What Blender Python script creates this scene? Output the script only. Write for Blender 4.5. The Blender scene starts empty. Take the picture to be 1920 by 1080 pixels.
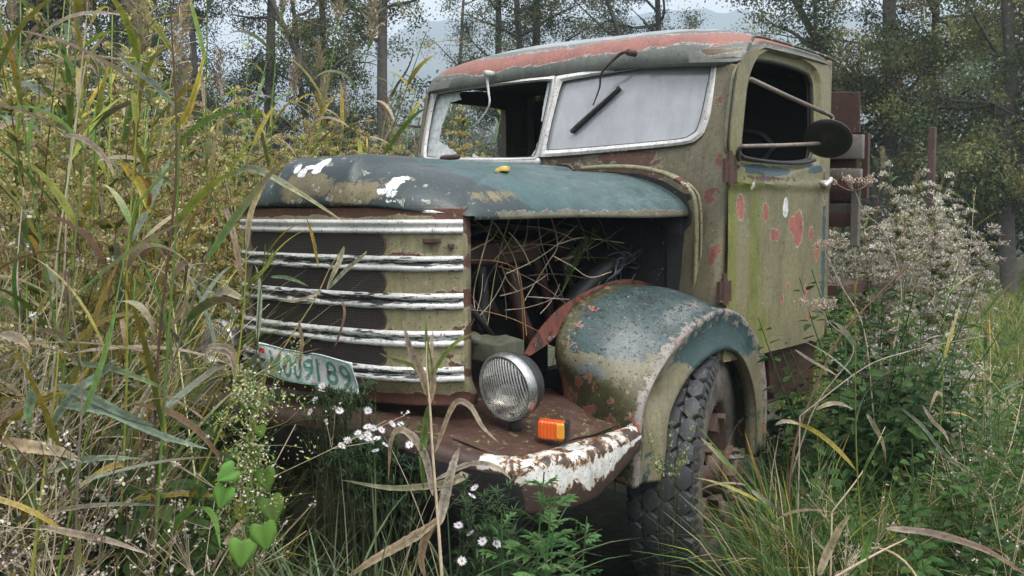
import bpy, math
import numpy as np
from mathutils import Vector, noise as mnoise

rad = math.radians
SC = bpy.context.scene
COL = SC.collection

# ------------------------------------------------------------------ camera
CAM_LOC = np.array([2.72, -2.289, 1.5])
YAW, PITCH, ROLL, FPX = rad(38.6), rad(4.35), rad(-0.2), 1934.0
_f = np.array([-math.sin(YAW), math.cos(YAW), 0.0]); _r = np.array([math.cos(YAW), math.sin(YAW), 0.0]); _u = np.array([0, 0, 1.0])
_f2 = _f * math.cos(PITCH) - _u * math.sin(PITCH); _u2 = _u * math.cos(PITCH) + _f * math.sin(PITCH)
_r2 = _r * math.cos(ROLL) + _u2 * math.sin(ROLL); _u3 = _u2 * math.cos(ROLL) - _r * math.sin(ROLL)
cd = bpy.data.cameras.new('camera'); cam = bpy.data.objects.new('camera', cd); COL.objects.link(cam)
from mathutils import Matrix
m4 = Matrix(((_r2[0], _u3[0], -_f2[0], CAM_LOC[0]), (_r2[1], _u3[1], -_f2[1], CAM_LOC[1]), (_r2[2], _u3[2], -_f2[2], CAM_LOC[2]), (0, 0, 0, 1)))
cam.matrix_world = m4
cd.sensor_width = 36.0; cd.lens = FPX / 1920 * 36.0; cd.clip_start = 0.05; cd.clip_end = 6000
SC.camera = cam

# ------------------------------------------------------------------ light
SUN_EL, SUN_AZ = rad(61), rad(112)      # soft overcast, brightest high up to the right of the camera
w = bpy.data.worlds.new('World'); SC.world = w; w.use_nodes = True
nt = w.node_tree; nt.nodes.clear()
sky = nt.nodes.new('ShaderNodeTexSky'); sky.sky_type = 'NISHITA'; sky.sun_disc = False
sky.sun_elevation = SUN_EL; sky.sun_rotation = SUN_AZ; sky.air_density = 2.0; sky.dust_density = 4.5; sky.ozone_density = 1.0
hs = nt.nodes.new('ShaderNodeHueSaturation'); hs.inputs['Saturation'].default_value = 0.13
bg = nt.nodes.new('ShaderNodeBackground'); bg.inputs['Strength'].default_value = 0.15
wo = nt.nodes.new('ShaderNodeOutputWorld')
nt.links.new(sky.outputs[0], hs.inputs['Color']); nt.links.new(hs.outputs[0], bg.inputs['Color']); nt.links.new(bg.outputs[0], wo.inputs['Surface'])
sd = bpy.data.lights.new('sun', 'SUN'); sd.energy = 0.6; sd.angle = rad(40); sd.color = (1.0, 0.97, 0.93)
so = bpy.data.objects.new('sun', sd); COL.objects.link(so)
_sd = Vector((math.cos(SUN_EL) * math.sin(SUN_AZ), math.cos(SUN_EL) * math.cos(SUN_AZ), math.sin(SUN_EL)))
so.rotation_euler = _sd.to_track_quat('Z', 'Y').to_euler()
SC.view_settings.view_transform = 'Standard'; SC.view_settings.look = 'None'; SC.view_settings.exposure = 1.42; SC.view_settings.gamma = 1.0
SC.render.engine = 'CYCLES'
SC.cycles.max_bounces = 6; SC.cycles.transparent_max_bounces = 12; SC.cycles.volume_bounces = 0
SC.cycles.use_denoising = True
SC.cycles.caustics_reflective = False; SC.cycles.caustics_refractive = False

# ------------------------------------------------------------------ measuring helpers
def at(px, py, n, d):
    """point where the sight line through (px,py) of the 1920x1080 photograph meets the plane n.p = d"""
    r = _f2 * 1.0 + _r2 * ((px - 960) / FPX) - _u3 * ((py - 540) / FPX)
    n = np.array(n, float); t = (d - n @ CAM_LOC) / (n @ r)
    return CAM_LOC + r * t
def atX(px, py, v): return at(px, py, (1, 0, 0), v)
def atY(px, py, v): return at(px, py, (0, 1, 0), v)
def atZ(px, py, v): return at(px, py, (0, 0, 1), v)
def gp(px, depth, z=0.0):
    """ground point seen in column px at a distance"""
    lat = depth * (px - 960) / FPX
    p = CAM_LOC + _f * depth + _r * lat
    return np.array([p[0], p[1], z])
def ground_z(x, y):
    x = np.asarray(x, float); y = np.asarray(y, float)
    d = np.hypot(x - CAM_LOC[0], y - CAM_LOC[1])
    return 0.05 * np.sin(x * 0.9 + 1.3) * np.cos(y * 0.7) + 0.012 * np.clip(d - 6, 0, 60) - 0.03

# ------------------------------------------------------------------ mesh helpers
class MB:
    def __init__(s): s.v = []; s.f = []; s.n = 0; s.c = []; s.sm = True
    def add(s, v, f, c=None):
        v = np.asarray(v, float).reshape(-1, 3)
        for a in f:
            a = np.asarray(a)
            if a.ndim == 1: s.f.append(tuple(int(i) + s.n for i in a))
            else: s.f.extend(map(tuple, (a + s.n).tolist()))
        s.v.append(v); s.n += len(v)
        if c is not None:
            c = np.asarray(c, float)
            if c.ndim == 1: c = np.tile(c, (len(v), 1))
            s.c.append(c)
        return s
    def merge(s, o):
        V = np.concatenate(o.v); s.f.extend([tuple(i + s.n for i in f) for f in o.f]); s.v.append(V); s.n += len(V); return s

def wloc(o):
    p = np.zeros(3)
    while o is not None: p = p + np.array(o.location); o = o.parent
    return p
def link_mesh(name, V, F, mat, parent=None, smooth=True, col=None, attrs=None, loc=None, solid=0.0, offset=-1.0, bevel=0.0, autosm=None):
    V = np.asarray(V, float)
    me = bpy.data.meshes.new(name)
    org = wloc(parent) if parent is not None else np.zeros(3)
    if loc is not None: org = np.asarray(loc, float)
    L = V - org
    if isinstance(F, np.ndarray):
        n, k = F.shape
        me.vertices.add(len(L)); me.vertices.foreach_set('co', L.astype(np.float32).ravel())
        me.loops.add(n * k); me.loops.foreach_set('vertex_index', F.astype(np.int32).ravel())
        me.polygons.add(n); me.polygons.foreach_set('loop_start', (np.arange(n) * k).astype(np.int32))
        me.update(calc_edges=True)
    else:
        me.from_pydata(L.tolist(), [], F); me.update()
    if smooth: me.polygons.foreach_set('use_smooth', [True] * len(me.polygons))
    if autosm is not None:
        me.set_sharp_from_angle(angle=rad(autosm))
    if col is not None:
        a = me.color_attributes.new('col', 'FLOAT_COLOR', 'POINT')
        a.data.foreach_set('color', np.c_[col, np.ones(len(col))].astype(np.float32).ravel())
    if attrs:
        for k, val in attrs.items():
            a = me.attributes.new(k, 'FLOAT', 'POINT'); a.data.foreach_set('value', np.asarray(val, np.float32))
    o = bpy.data.objects.new(name, me); COL.objects.link(o)
    if mat is not None: me.materials.append(mat)
    if parent is not None:
        o.parent = parent
        if loc is not None: o.location = np.asarray(loc) - wloc(parent)
    elif loc is not None: o.location = loc
    if solid:
        m = o.modifiers.new('solid', 'SOLIDIFY'); m.thickness = solid; m.offset = offset
    if bevel:
        m = o.modifiers.new('bevel', 'BEVEL'); m.width = bevel; m.segments = 2; m.limit_method = 'ANGLE'; m.angle_limit = rad(40)
    return o
def build(name, mb, mat, parent=None, **k):
    V = np.concatenate(mb.v); c = np.concatenate(mb.c) if mb.c else None
    return link_mesh(name, V, mb.f, mat, parent, col=c, **k)
def tag(o, label=None, cat=None, group=None, kind=None):
    if label: o['label'] = label
    if cat: o['category'] = cat
    if group: o['group'] = group
    if kind: o['kind'] = kind
    return o
def empty(name, loc, label, cat, group=None, parent=None):
    o = bpy.data.objects.new(name, None); COL.objects.link(o); o.location = loc
    if parent is not None: o.parent = parent; o.location = np.asarray(loc) - wloc(parent)
    return tag(o, label, cat, group)
def copy_tree(o, parent=None):
    c = o.copy(); COL.objects.link(c)
    if parent is not None: c.parent = parent
    for ch in [x for x in KIDS.get(o.name, [])]: copy_tree(ch, c)
    return c
KIDS = {}
def reg(o, *kids): KIDS[o.name] = list(kids); return o

def box(mb, c, s, R=None):
    c = np.array(c, float); s = np.array(s, float) / 2
    v = np.array([[x, y, z] for x in (-1, 1) for y in (-1, 1) for z in (-1, 1)], float) * s
    if R is not None: v = v @ np.array(R).T
    mb.add(v + c, [(0, 1, 3, 2), (4, 6, 7, 5), (0, 4, 5, 1), (2, 3, 7, 6), (0, 2, 6, 4), (1, 5, 7, 3)]); return mb
def rotz(a): c, s = math.cos(a), math.sin(a); return np.array([[c, -s, 0], [s, c, 0], [0, 0, 1.0]])
def roty(a): c, s = math.cos(a), math.sin(a); return np.array([[c, 0, s], [0, 1, 0], [-s, 0, c]])
def rotx(a): c, s = math.cos(a), math.sin(a); return np.array([[1, 0, 0], [0, c, -s], [0, s, c]])
def frames(P):
    P = np.asarray(P, float); T = np.gradient(P, axis=0); T /= np.linalg.norm(T, axis=1)[:, None] + 1e-12
    ref = np.array([0, 0, 1.0]) if abs(T[0][2]) < .9 else np.array([1.0, 0, 0])
    N = []; n = np.cross(T[0], ref)
    for t in T:
        n = n - t * (n @ t); n = n / (np.linalg.norm(n) + 1e-12); N.append(n)
    N = np.array(N); B = np.cross(T, N); return T, N, B
def tube(mb, P, r, n=8, cap=True, c=None):
    P = np.asarray(P, float); r = np.broadcast_to(np.asarray(r, float), (len(P),))
    T, N, B = frames(P); a = np.linspace(0, 2 * np.pi, n, endpoint=False)
    V = P[:, None, :] + r[:, None, None] * (np.cos(a)[None, :, None] * N[:, None, :] + np.sin(a)[None, :, None] * B[:, None, :])
    m = len(P); i = np.arange(m - 1)[:, None] * n; j = np.arange(n)[None, :]; j2 = (j + 1) % n
    F = np.stack([i + j, i + j2, i + n + j2, i + n + j], -1).reshape(-1, 4)
    fs = [F]
    if cap: fs += [tuple(range(n))[::-1], tuple(range((m - 1) * n, m * n))]
    mb.add(V.reshape(-1, 3), fs, c); return mb
def spline(P, k=6):
    """Catmull-Rom through points"""
    P = np.asarray(P, float); Q = np.vstack([2 * P[0] - P[1], P, 2 * P[-1] - P[-2]]); o = []
    for i in range(1, len(Q) - 2):
        for t in np.linspace(0, 1, k, endpoint=False):
            a, b, c, d = Q[i - 1], Q[i], Q[i + 1], Q[i + 2]
            o.append(.5 * ((2 * b) + (c - a) * t + (2 * a - 5 * b + 4 * c - d) * t * t + (3 * b - a - 3 * c + d) * t ** 3))
    o.append(P[-1]); return np.array(o)
def lathe(mb, prof, n=32, M=None, o=(0, 0, 0), close=False):
    """prof: (axial, radius) pairs about local X"""
    prof = np.asarray(prof, float); a = np.linspace(0, 2 * np.pi, n, endpoint=False)
    V = np.stack([np.repeat(prof[:, 0], n).reshape(-1, n), prof[:, 1:2] * np.cos(a), prof[:, 1:2] * np.sin(a)], -1).reshape(-1, 3)
    if M is not None: V = V @ np.asarray(M).T
    m = len(prof); i = np.arange(m - 1)[:, None] * n; j = np.arange(n)[None, :]; j2 = (j + 1) % n
    F = np.stack([i + j, i + j2, i + n + j2, i + n + j], -1).reshape(-1, 4)
    mb.add(V + np.array(o), [F]); return mb
def gridmesh(fn, nu, nv):
    u, v = np.meshgrid(np.linspace(0, 1, nu), np.linspace(0, 1, nv), indexing='ij')
    P = fn(u, v); P = np.stack(P, -1).reshape(-1, 3)
    i = np.arange(nu - 1)[:, None] * nv; j = np.arange(nv - 1)[None, :]
    F = np.stack([i + j, i + nv + j, i + nv + j + 1, i + j + 1], -1).reshape(-1, 4)
    return P, F
def chaikin(P, it=2, closed=True):
    P = np.asarray(P, float)
    for _ in range(it):
        Q = np.roll(P, -1, 0)
        if closed: P = np.stack([.75 * P + .25 * Q, .25 * P + .75 * Q], 1).reshape(-1, P.shape[1])
        else:
            A, B = P[:-1], P[1:]; P = np.vstack([P[:1], np.stack([.75 * A + .25 * B, .25 * A + .75 * B], 1).reshape(-1, P.shape[1]), P[-1:]])
    return P
def corner_cut(P, r):
    """replace each corner by two points r along the edges (r scalar or list)"""
    P = np.asarray(P, float); n = len(P); r = np.broadcast_to(r, (n,)); o = []
    for i in range(n):
        for q in (P[i - 1], P[(i + 1) % n]):
            d = q - P[i]; L = np.linalg.norm(d); o.append(P[i] + d / L * min(r[i], L * .45))
    return np.array(o)
def round_loop(P, r): return chaikin(corner_cut(P, r), 2)
def ring(mb, A, B):
    n = len(A); j = np.arange(n); j2 = (j + 1) % n
    mb.add(np.vstack([A, B]), [np.stack([j, j2, n + j2, n + j], -1)]); return mb
def prism(mb, P, off):
    P = np.asarray(P, float); n = len(P); off = np.asarray(off, float); j = np.arange(n); j2 = (j + 1) % n
    mb.add(np.vstack([P, P + off]), [tuple(range(n)), tuple(range(2 * n - 1, n - 1, -1)), np.stack([j, n + j, n + j2, j2], -1)]); return mb
def inpoly(x, y, P):
    P = np.asarray(P); r = np.zeros(np.shape(x), bool); j = len(P) - 1
    for i in range(len(P)):
        xi, yi, xj, yj = P[i][0], P[i][1], P[j][0], P[j][1]
        c = ((yi > y) != (yj > y)) & (x < (xj - xi) * (y - yi) / (yj - yi + 1e-12) + xi); r ^= c; j = i
    return r
def spots(V, L, k=1.0):
    """attribute in [-1,1]: 1 at the centre of a patch, 0 on its rim; L = (centre, radius or (rx,ry,rz))"""
    a = np.full(len(V), -1.0)
    for c, r in L:
        d = np.linalg.norm((V - np.array(c)) / np.array(r), axis=1); a = np.maximum(a, np.clip(1 - d, -1, 1) * k)
    return a
def sstep(a, b, x): t = np.clip((x - a) / (b - a), 0, 1); return t * t * (3 - 2 * t)

# ------------------------------------------------------------------ materials
def newmat(name):
    m = bpy.data.materials.new(name); m.use_nodes = True; nt = m.node_tree; nt.nodes.clear()
    out = nt.nodes.new('ShaderNodeOutputMaterial'); b = nt.nodes.new('ShaderNodeBsdfPrincipled'); nt.links.new(b.outputs[0], out.inputs[0])
    return m, nt, b, out
def math_node(nt, op, a, b=None, c=None):
    n = nt.nodes.new('ShaderNodeMath'); n.operation = op
    for i, x in enumerate((a, b, c)):
        if x is None: continue
        if isinstance(x, (int, float)): n.inputs[i].default_value = x
        else: nt.links.new(x, n.inputs[i])
    return n.outputs[0]
def mixc(nt, f, a, b):
    n = nt.nodes.new('ShaderNodeMix'); n.data_type = 'RGBA'
    for s, x in ((n.inputs[0], f), (n.inputs[6], a), (n.inputs[7], b)):
        if isinstance(x, (int, float)): s.default_value = x
        elif isinstance(x, tuple): s.default_value = (*x, 1)
        else: nt.links.new(x, s)
    return n.outputs[2]
def noisen(nt, co, scale, detail=6, rough=.6, dist=0.0):
    n = nt.nodes.new('ShaderNodeTexNoise'); n.inputs['Scale'].default_value = scale; n.inputs['Detail'].default_value = detail
    n.inputs['Roughness'].default_value = rough; n.inputs['Distortion'].default_value = dist; nt.links.new(co, n.inputs['Vector']); return n.outputs[0]
def mapr(nt, v, a, b, c=0.0, d=1.0, smooth=False):
    n = nt.nodes.new('ShaderNodeMapRange'); n.inputs[1].default_value = a; n.inputs[2].default_value = b; n.inputs[3].default_value = c; n.inputs[4].default_value = d
    if smooth: n.interpolation_type = 'SMOOTHSTEP'
    nt.links.new(v, n.inputs[0]); return n.outputs[0]
def coords(nt, scale=(1, 1, 1), rot=(0, 0, 0), loc=(0, 0, 0)):
    tc = nt.nodes.new('ShaderNodeTexCoord'); mp = nt.nodes.new('ShaderNodeMapping'); mp.inputs['Scale'].default_value = scale; mp.inputs['Rotation'].default_value = rot; mp.inputs['Location'].default_value = loc
    nt.links.new(tc.outputs['Object'], mp.inputs[0]); return mp.outputs[0]
def paint(name, base, layers=(), rough=.45, bump=.35, grime=.35, seed=0.0, metal=0.0, spec=.42, fine=0.10):
    """flaking paint: layers = dicts(col, attr, bias, amp, scale, edge, rough, stretch)"""
    m, nt, b, out = newmat(name); co = coords(nt, loc=(seed, seed * .7, -seed))
    big = noisen(nt, co, 3.0, 4, .6); small = noisen(nt, co, 60, 5, .7); mid = noisen(nt, co, 14, 5, .65)
    c = mixc(nt, mapr(nt, big, .35, .65), tuple(x * .78 for x in base), tuple(min(1, x * 1.2) for x in base))
    c = mixc(nt, mapr(nt, small, .38, .62), mixc(nt, .35, c, tuple(x * .35 for x in base)), c)
    r = mapr(nt, mid, .3, .7, rough - .1, rough + .15); h = math_node(nt, 'MULTIPLY', small, fine)
    mt = None
    for L in layers:
        col, attr = L['col'], L.get('attr'); st = L.get('stretch', (1, 1, 1))
        cv = coords(nt, scale=st, loc=(seed + 3.1 * L.get('seed', 1), 0, 0))
        nz = noisen(nt, cv, L.get('scale', 8), L.get('detail', 8), L.get('nr', .62), L.get('dist', .3))
        v = math_node(nt, 'MULTIPLY_ADD', nz, 2 * L.get('amp', 1.0), -L.get('amp', 1.0) + L.get('bias', 0.0))
        if attr:
            at_ = nt.nodes.new('ShaderNodeAttribute'); at_.attribute_name = attr; v = math_node(nt, 'ADD', v, at_.outputs['Fac'])
        sh = L.get('soft', .03)
        mask = mapr(nt, v, 0, sh, smooth=True)
        lc = mixc(nt, mapr(nt, mid, .3, .7), tuple(x * .7 for x in col), tuple(min(1, x * 1.25) for x in col))
        lc = mixc(nt, mapr(nt, small, .35, .65), lc, mixc(nt, .35, lc, tuple(x * .4 for x in col)))
        if L.get('edge'):
            em = mapr(nt, v, -L.get('ew', .07), 0, smooth=False); eb = mapr(nt, small, .42, .55)
            c = mixc(nt, math_node(nt, 'MULTIPLY', em, eb), c, L['edge'])
        c = mixc(nt, mask, c, lc)
        if 'rough' in L:
            mm = nt.nodes.new('ShaderNodeMix'); nt.links.new(mask, mm.inputs[0]); nt.links.new(r, mm.inputs[2]); mm.inputs[3].default_value = L['rough']; r = mm.outputs[0]
        h = math_node(nt, 'SUBTRACT', h, math_node(nt, 'MULTIPLY', mask, L.get('depth', .12)))
    if grime:
        g = noisen(nt, coords(nt, scale=(1, 1, .35), loc=(seed * 2, 1, 4)), 9, 8, .75)
        c = mixc(nt, mapr(nt, g, .5, .8, 0, grime), c, (.035, .028, .02))
        sp = noisen(nt, co, 120, 2, .5); c = mixc(nt, mapr(nt, sp, .635, .66, 0, .75), c, (.02, .016, .012))
        sp2 = noisen(nt, coords(nt, scale=(1, 1, .6), loc=(7, seed, 3)), 85, 3, .6); c = mixc(nt, mapr(nt, sp2, .675, .70, 0, .45), c, (.40, .37, .32))
        sc_ = noisen(nt, coords(nt, scale=(1, .18, 1.6), rot=(.4, .3, .2), loc=(seed, 5, 1)), 40, 4, .7); c = mixc(nt, mapr(nt, sc_, .66, .70, 0, .45), c, (.38, .36, .32))
        rn = noisen(nt, coords(nt, scale=(1, 1, .12), loc=(3, seed, 9)), 26, 5, .7); c = mixc(nt, mapr(nt, rn, .50, .72, 0, grime * .9), c, (.045, .035, .022))
        h = math_node(nt, 'SUBTRACT', h, math_node(nt, 'MULTIPLY', mapr(nt, sp, .635, .66), .10))
    nt.links.new(c, b.inputs['Base Color']); nt.links.new(r, b.inputs['Roughness']); b.inputs['Metallic'].default_value = metal; b.inputs['Specular IOR Level'].default_value = spec
    bp = nt.nodes.new('ShaderNodeBump'); bp.inputs['Strength'].default_value = bump; bp.inputs['Distance'].default_value = .02
    nt.links.new(h, bp.inputs['Height']); nt.links.new(bp.outputs[0], b.inputs['Normal'])
    return m
def simple(name, col, rough=.5, metal=0.0, var=.3, scale=20, bump=.1, spec=.5):
    m, nt, b, out = newmat(name); co = coords(nt); n = noisen(nt, co, scale, 6, .65)
    c = mixc(nt, mapr(nt, n, .3, .7), tuple(x * (1 - var) for x in col), tuple(min(1, x * (1 + var)) for x in col)); nt.links.new(c, b.inputs['Base Color'])
    b.inputs['Roughness'].default_value = rough; b.inputs['Metallic'].default_value = metal; b.inputs['Specular IOR Level'].default_value = spec
    bp = nt.nodes.new('ShaderNodeBump'); bp.inputs['Strength'].default_value = bump; bp.inputs['Distance'].default_value = .01; nt.links.new(n, bp.inputs['Height']); nt.links.new(bp.outputs[0], b.inputs['Normal'])
    return m
def leafmat(name, trans=.35, rough=.68, var=.35, scale=60, spots_=.0):
    """plant matter; colour comes from the mesh's own 'col' attribute"""
    m, nt, b, out = newmat(name); a = nt.nodes.new('ShaderNodeAttribute'); a.attribute_name = 'col'
    oi = nt.nodes.new('ShaderNodeObjectInfo'); hv = nt.nodes.new('ShaderNodeHueSaturation')
    nt.links.new(mapr(nt, oi.outputs['Random'], 0, 1, .482, .515), hv.inputs['Hue']); nt.links.new(mapr(nt, oi.outputs['Random'], 0, 1, .8, 1.2), hv.inputs['Value']); nt.links.new(a.outputs['Color'], hv.inputs['Color'])
    n = noisen(nt, coords(nt), scale, 4, .6)
    c = mixc(nt, mapr(nt, n, .35, .65), mixc(nt, var, hv.outputs[0], (.02, .02, .01)), hv.outputs[0])
    if spots_:
        s = noisen(nt, coords(nt), 160, 3, .6); c = mixc(nt, mapr(nt, s, .6, .64, 0, spots_), c, (.05, .02, .008))
    nt.links.new(c, b.inputs['Base Color']); b.inputs['Roughness'].default_value = rough; b.inputs['Specular IOR Level'].default_value = .18
    t = nt.nodes.new('ShaderNodeBsdfTranslucent'); nt.links.new(c, t.inputs[0])
    mx = nt.nodes.new('ShaderNodeMixShader'); mx.inputs[0].default_value = trans; nt.links.new(b.outputs[0], mx.inputs[1]); nt.links.new(t.outputs[0], mx.inputs[2]); nt.links.new(mx.outputs[0], out.inputs[0])
    return m
# ------------------------------------------------------------------ truck materials
TEAL, KHAKI, PINK, RUST, PRIM, WHITE = (.042, .078, .088), (.185, .165, .082), (.36, .125, .095), (.085, .04, .026), (.27, .075, .04), (.72, .72, .70)
GREYG = (.20, .22, .19)
M_cab = paint('cab_paint', (.15, .132, .08), [
    dict(col=(.12, .06, .04), bias=-.62, amp=1.5, scale=7, attr='rust', edge=(.3, .28, .2), seed=2),
    dict(col=(.17, .055, .04), bias=-.66, amp=1.6, scale=11, nr=.75, attr='red', edge=(.32, .27, .2), ew=.04, seed=5, depth=.25),
    dict(col=TEAL, bias=-.85, amp=1.6, scale=13, seed=9, edge=(.3, .28, .2))], rough=.5, grime=.5, seed=1)
M_door = paint('door_paint', (.205, .185, .10), [
    dict(col=(.17, .178, .045), attr='moss', bias=-.22, amp=.55, scale=5, stretch=(1, 5, .5), soft=.7, depth=0),
    dict(col=(.10, .085, .06), bias=-.42, amp=1.0, scale=6, stretch=(1, 3.5, .3), soft=.5, depth=0, seed=3),
    dict(col=PINK, attr='pink', bias=-.10, amp=.42, scale=40, nr=.75, edge=(.66, .6, .5), ew=.1, seed=4, depth=.3),
    dict(col=(.75, .75, .75), attr='white', bias=-.15, amp=.6, scale=34, seed=6, depth=.2),
    dict(col=TEAL, attr='teal', bias=-.35, amp=1.0, scale=15, stretch=(1, .5, 1.5), edge=(.3, .28, .2), seed=7),
    dict(col=RUST, attr='rust', bias=-.5, amp=1.1, scale=20, seed=8, edge=(.3, .27, .18)),
    dict(col=(.05, .035, .025), bias=-.92, amp=1.55, scale=38, detail=3, seed=11)], rough=.48, grime=.3, seed=3)
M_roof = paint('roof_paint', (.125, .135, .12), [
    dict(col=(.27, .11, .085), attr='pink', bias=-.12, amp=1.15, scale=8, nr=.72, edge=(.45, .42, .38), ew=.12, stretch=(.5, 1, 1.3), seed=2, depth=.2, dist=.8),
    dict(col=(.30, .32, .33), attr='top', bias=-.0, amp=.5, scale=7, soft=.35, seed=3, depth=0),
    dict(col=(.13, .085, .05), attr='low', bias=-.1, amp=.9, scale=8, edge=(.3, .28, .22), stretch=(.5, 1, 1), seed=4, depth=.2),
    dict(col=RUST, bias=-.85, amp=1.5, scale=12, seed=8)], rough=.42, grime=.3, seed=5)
M_hood = paint('bonnet_paint', (.036, .082, .086), [
    dict(col=(.030, .046, .050), attr='dark', bias=0.0, amp=.5, scale=6, soft=.4, depth=0, seed=2),
    dict(col=(.085, .135, .14), attr='wash', bias=-.15, amp=.6, scale=5, soft=.8, depth=0, seed=12, stretch=(1, .6, 1)),
    dict(col=(.17, .145, .08), attr='khaki', bias=-.16, amp=1.15, scale=26, nr=.85, edge=(.03, .03, .03), seed=4, depth=.15),
    dict(col=(.76, .76, .76), attr='white', bias=-.16, amp=.95, scale=24, nr=.72, seed=6, depth=.25, dist=.8),
    dict(col=(.15, .14, .10), attr='rim', bias=-.25, amp=1.0, scale=22, seed=7, edge=(.5, .5, .46)),
    dict(col=(.012, .014, .016), bias=-.78, amp=1.45, scale=52, detail=2, seed=8, depth=.1, soft=.1)], rough=.40, grime=.35, seed=7, bump=.25)
M_fend = paint('fender_paint', (.20, .18, .11), [
    dict(col=(.042, .078, .080), attr='teal', bias=.0, amp=1.25, scale=11, nr=.74, seed=2, depth=.1, dist=.8, soft=.06),
    dict(col=(.13, .15, .15), attr='pale', bias=-.1, amp=.7, scale=9, soft=.7, seed=3, depth=0),
    dict(col=(.085, .08, .035), attr='moss', bias=-.2, amp=1.3, scale=24, nr=.85, soft=.15, seed=13, depth=0),
    dict(col=(.36, .11, .075), attr='red', bias=-.40, amp=1.25, scale=15, edge=(.34, .29, .22), ew=.08, seed=4, depth=.25),
    dict(col=(.24, .21, .19), attr='ridge', bias=-.15, amp=.9, scale=24, soft=.2, seed=6, depth=0),  # glossy highlight along the crown edge, painted into the colour
    dict(col=(.035, .02, .015), attr='spk', bias=-.48, amp=1.45, scale=75, detail=2, seed=8, depth=.2, soft=.1),
    dict(col=(.6, .58, .55), attr='spk', bias=-.98, amp=1.5, scale=42, detail=4, seed=18, depth=.1, stretch=(1, .6, 1)),
    dict(col=(.12, .05, .032), bias=-.62, amp=1.6, scale=12, nr=.82, seed=21, depth=.15, soft=.12)], rough=.47, grime=.5, seed=9, bump=.35)
M_grille = paint('grille_paint', (.25, .225, .125), [
    dict(col=(.11, .045, .03), attr='rust', bias=-.28, amp=1.35, scale=9, edge=(.40, .36, .25), ew=.12, seed=2, depth=.25, stretch=(.7, 1, 1.2)),
    dict(col=TEAL, bias=-.93, amp=1.6, scale=11, seed=5, edge=(.4, .36, .26)),
    dict(col=(.24, .20, .17), attr='pale', bias=-.3, amp=.9, scale=20, soft=.2, seed=6, depth=0)], rough=.45, grime=.5, seed=11)
M_strip = paint('chromed_strip_paint', (.62, .62, .60), [
    dict(col=(.022, .024, .026), attr='blk', bias=-.06, amp=1.9, scale=34, stretch=(.42, .42, 4.0), nr=.7, detail=5, seed=2, depth=.15, dist=.4),
    dict(col=(.13, .09, .06), bias=-.8, amp=1.45, scale=16, stretch=(.5, 1, 1), seed=5)], rough=.35, grime=.3, seed=13, metal=.0, spec=.6)
M_bump = paint('bumper_paint', (.062, .034, .028), [
    dict(col=(.012, .012, .013), attr='blk', bias=.1, amp=.6, scale=6, seed=2, rough=.35, depth=.05),
    dict(col=(.075, .036, .024), attr='deck', bias=-.3, amp=1.0, scale=14, stretch=(.5, 1.6, 1), seed=3, soft=.3),
    dict(col=(.60, .60, .56), attr='white', bias=-.04, amp=1.4, scale=13, nr=.72, edge=(.42, .22, .08), ew=.12, seed=6, depth=.2, dist=.6),
    dict(col=(.22, .22, .09), attr='deck', bias=-.85, amp=1.2, scale=40, seed=7)], rough=.5, grime=.4, seed=15)
M_flange = paint('flange_rust', (.15, .045, .03), [dict(col=(.045, .025, .018), bias=.0, amp=1.3, scale=18, soft=.2), dict(col=(.3, .2, .14), bias=-.7, amp=1.4, scale=16, seed=3)], rough=.65, seed=17)
M_rust = paint('brown_rust', (.075, .035, .025), [dict(col=(.035, .02, .018), bias=-.2, amp=1.1, scale=12, soft=.3), dict(col=(.16, .07, .045), bias=-.5, amp=1.2, scale=16, soft=.2, seed=3)], rough=.6, seed=19)
M_frame = paint('frame_paint', (.62, .60, .58), [dict(col=(.40, .37, .34), bias=-.1, amp=1.0, scale=10, soft=.4, depth=0), dict(col=(.12, .07, .05), bias=-.75, amp=1.4, scale=18, seed=4)], rough=.35, grime=.25, seed=21)
M_topframe = paint('worn_top_frame', (.10, .085, .06), [dict(col=(.5, .48, .44), bias=-.2, amp=1.2, scale=26, seed=4)], rough=.5, seed=22)
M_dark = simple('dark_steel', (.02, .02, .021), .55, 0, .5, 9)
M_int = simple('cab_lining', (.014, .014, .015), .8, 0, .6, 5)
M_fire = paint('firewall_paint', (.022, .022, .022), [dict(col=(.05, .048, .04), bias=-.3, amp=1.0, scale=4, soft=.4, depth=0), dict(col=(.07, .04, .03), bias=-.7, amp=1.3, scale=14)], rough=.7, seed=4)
M_rubber = simple('black_rubber', (.012, .012, .012), .5, 0, .3, 40)
M_steel = simple('worn_steel', (.20, .185, .17), .4, .6, .4, 30)
M_handle = simple('pale_alloy', (.55, .55, .54), .35, .4, .2, 30)
M_engred = simple('engine_brown', (.05, .018, .012), .6, 0, .6, 10)
M_gbrk = simple('mossy_bracket', (.055, .055, .035), .75, 0, .5, 14, .3)

T0 = np.array([0.0, 1.2, 0.0])
truck = empty('old_truck', T0, 'abandoned bonneted lorry with flaking teal, khaki and pink paint, standing in the weeds', 'truck')

def cornerY(z): return np.interp(z, [.8, 1.16, 1.62, 2.12], [1.24, 1.27, 1.36, 1.475])
def frontY(x, z):
    base = np.where(z > 1.72, 1.33 + .28 * (z - 1.72), 1.33 + .12 * (z - 1.72)) + .1 * np.abs(x)
    c = cornerY(z); t = sstep(.55, .885, np.abs(x)); y = base * (1 - t) + c * t
    return y
def WS(px, py): # windscreen plane, right half (X>0) or left half
    p = at(px, py, (-.1, 1, -.28), .8484)
    return p if p[0] >= 0 else at(px, py, (.1, 1, -.28), .8484)
def WSr(px, py, o=0.0): return at(px, py, (-.1, 1, -.28), .8484 - o)
def WSl(px, py, o=0.0): return at(px, py, (.1, 1, -.28), .8484 - o)

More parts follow.
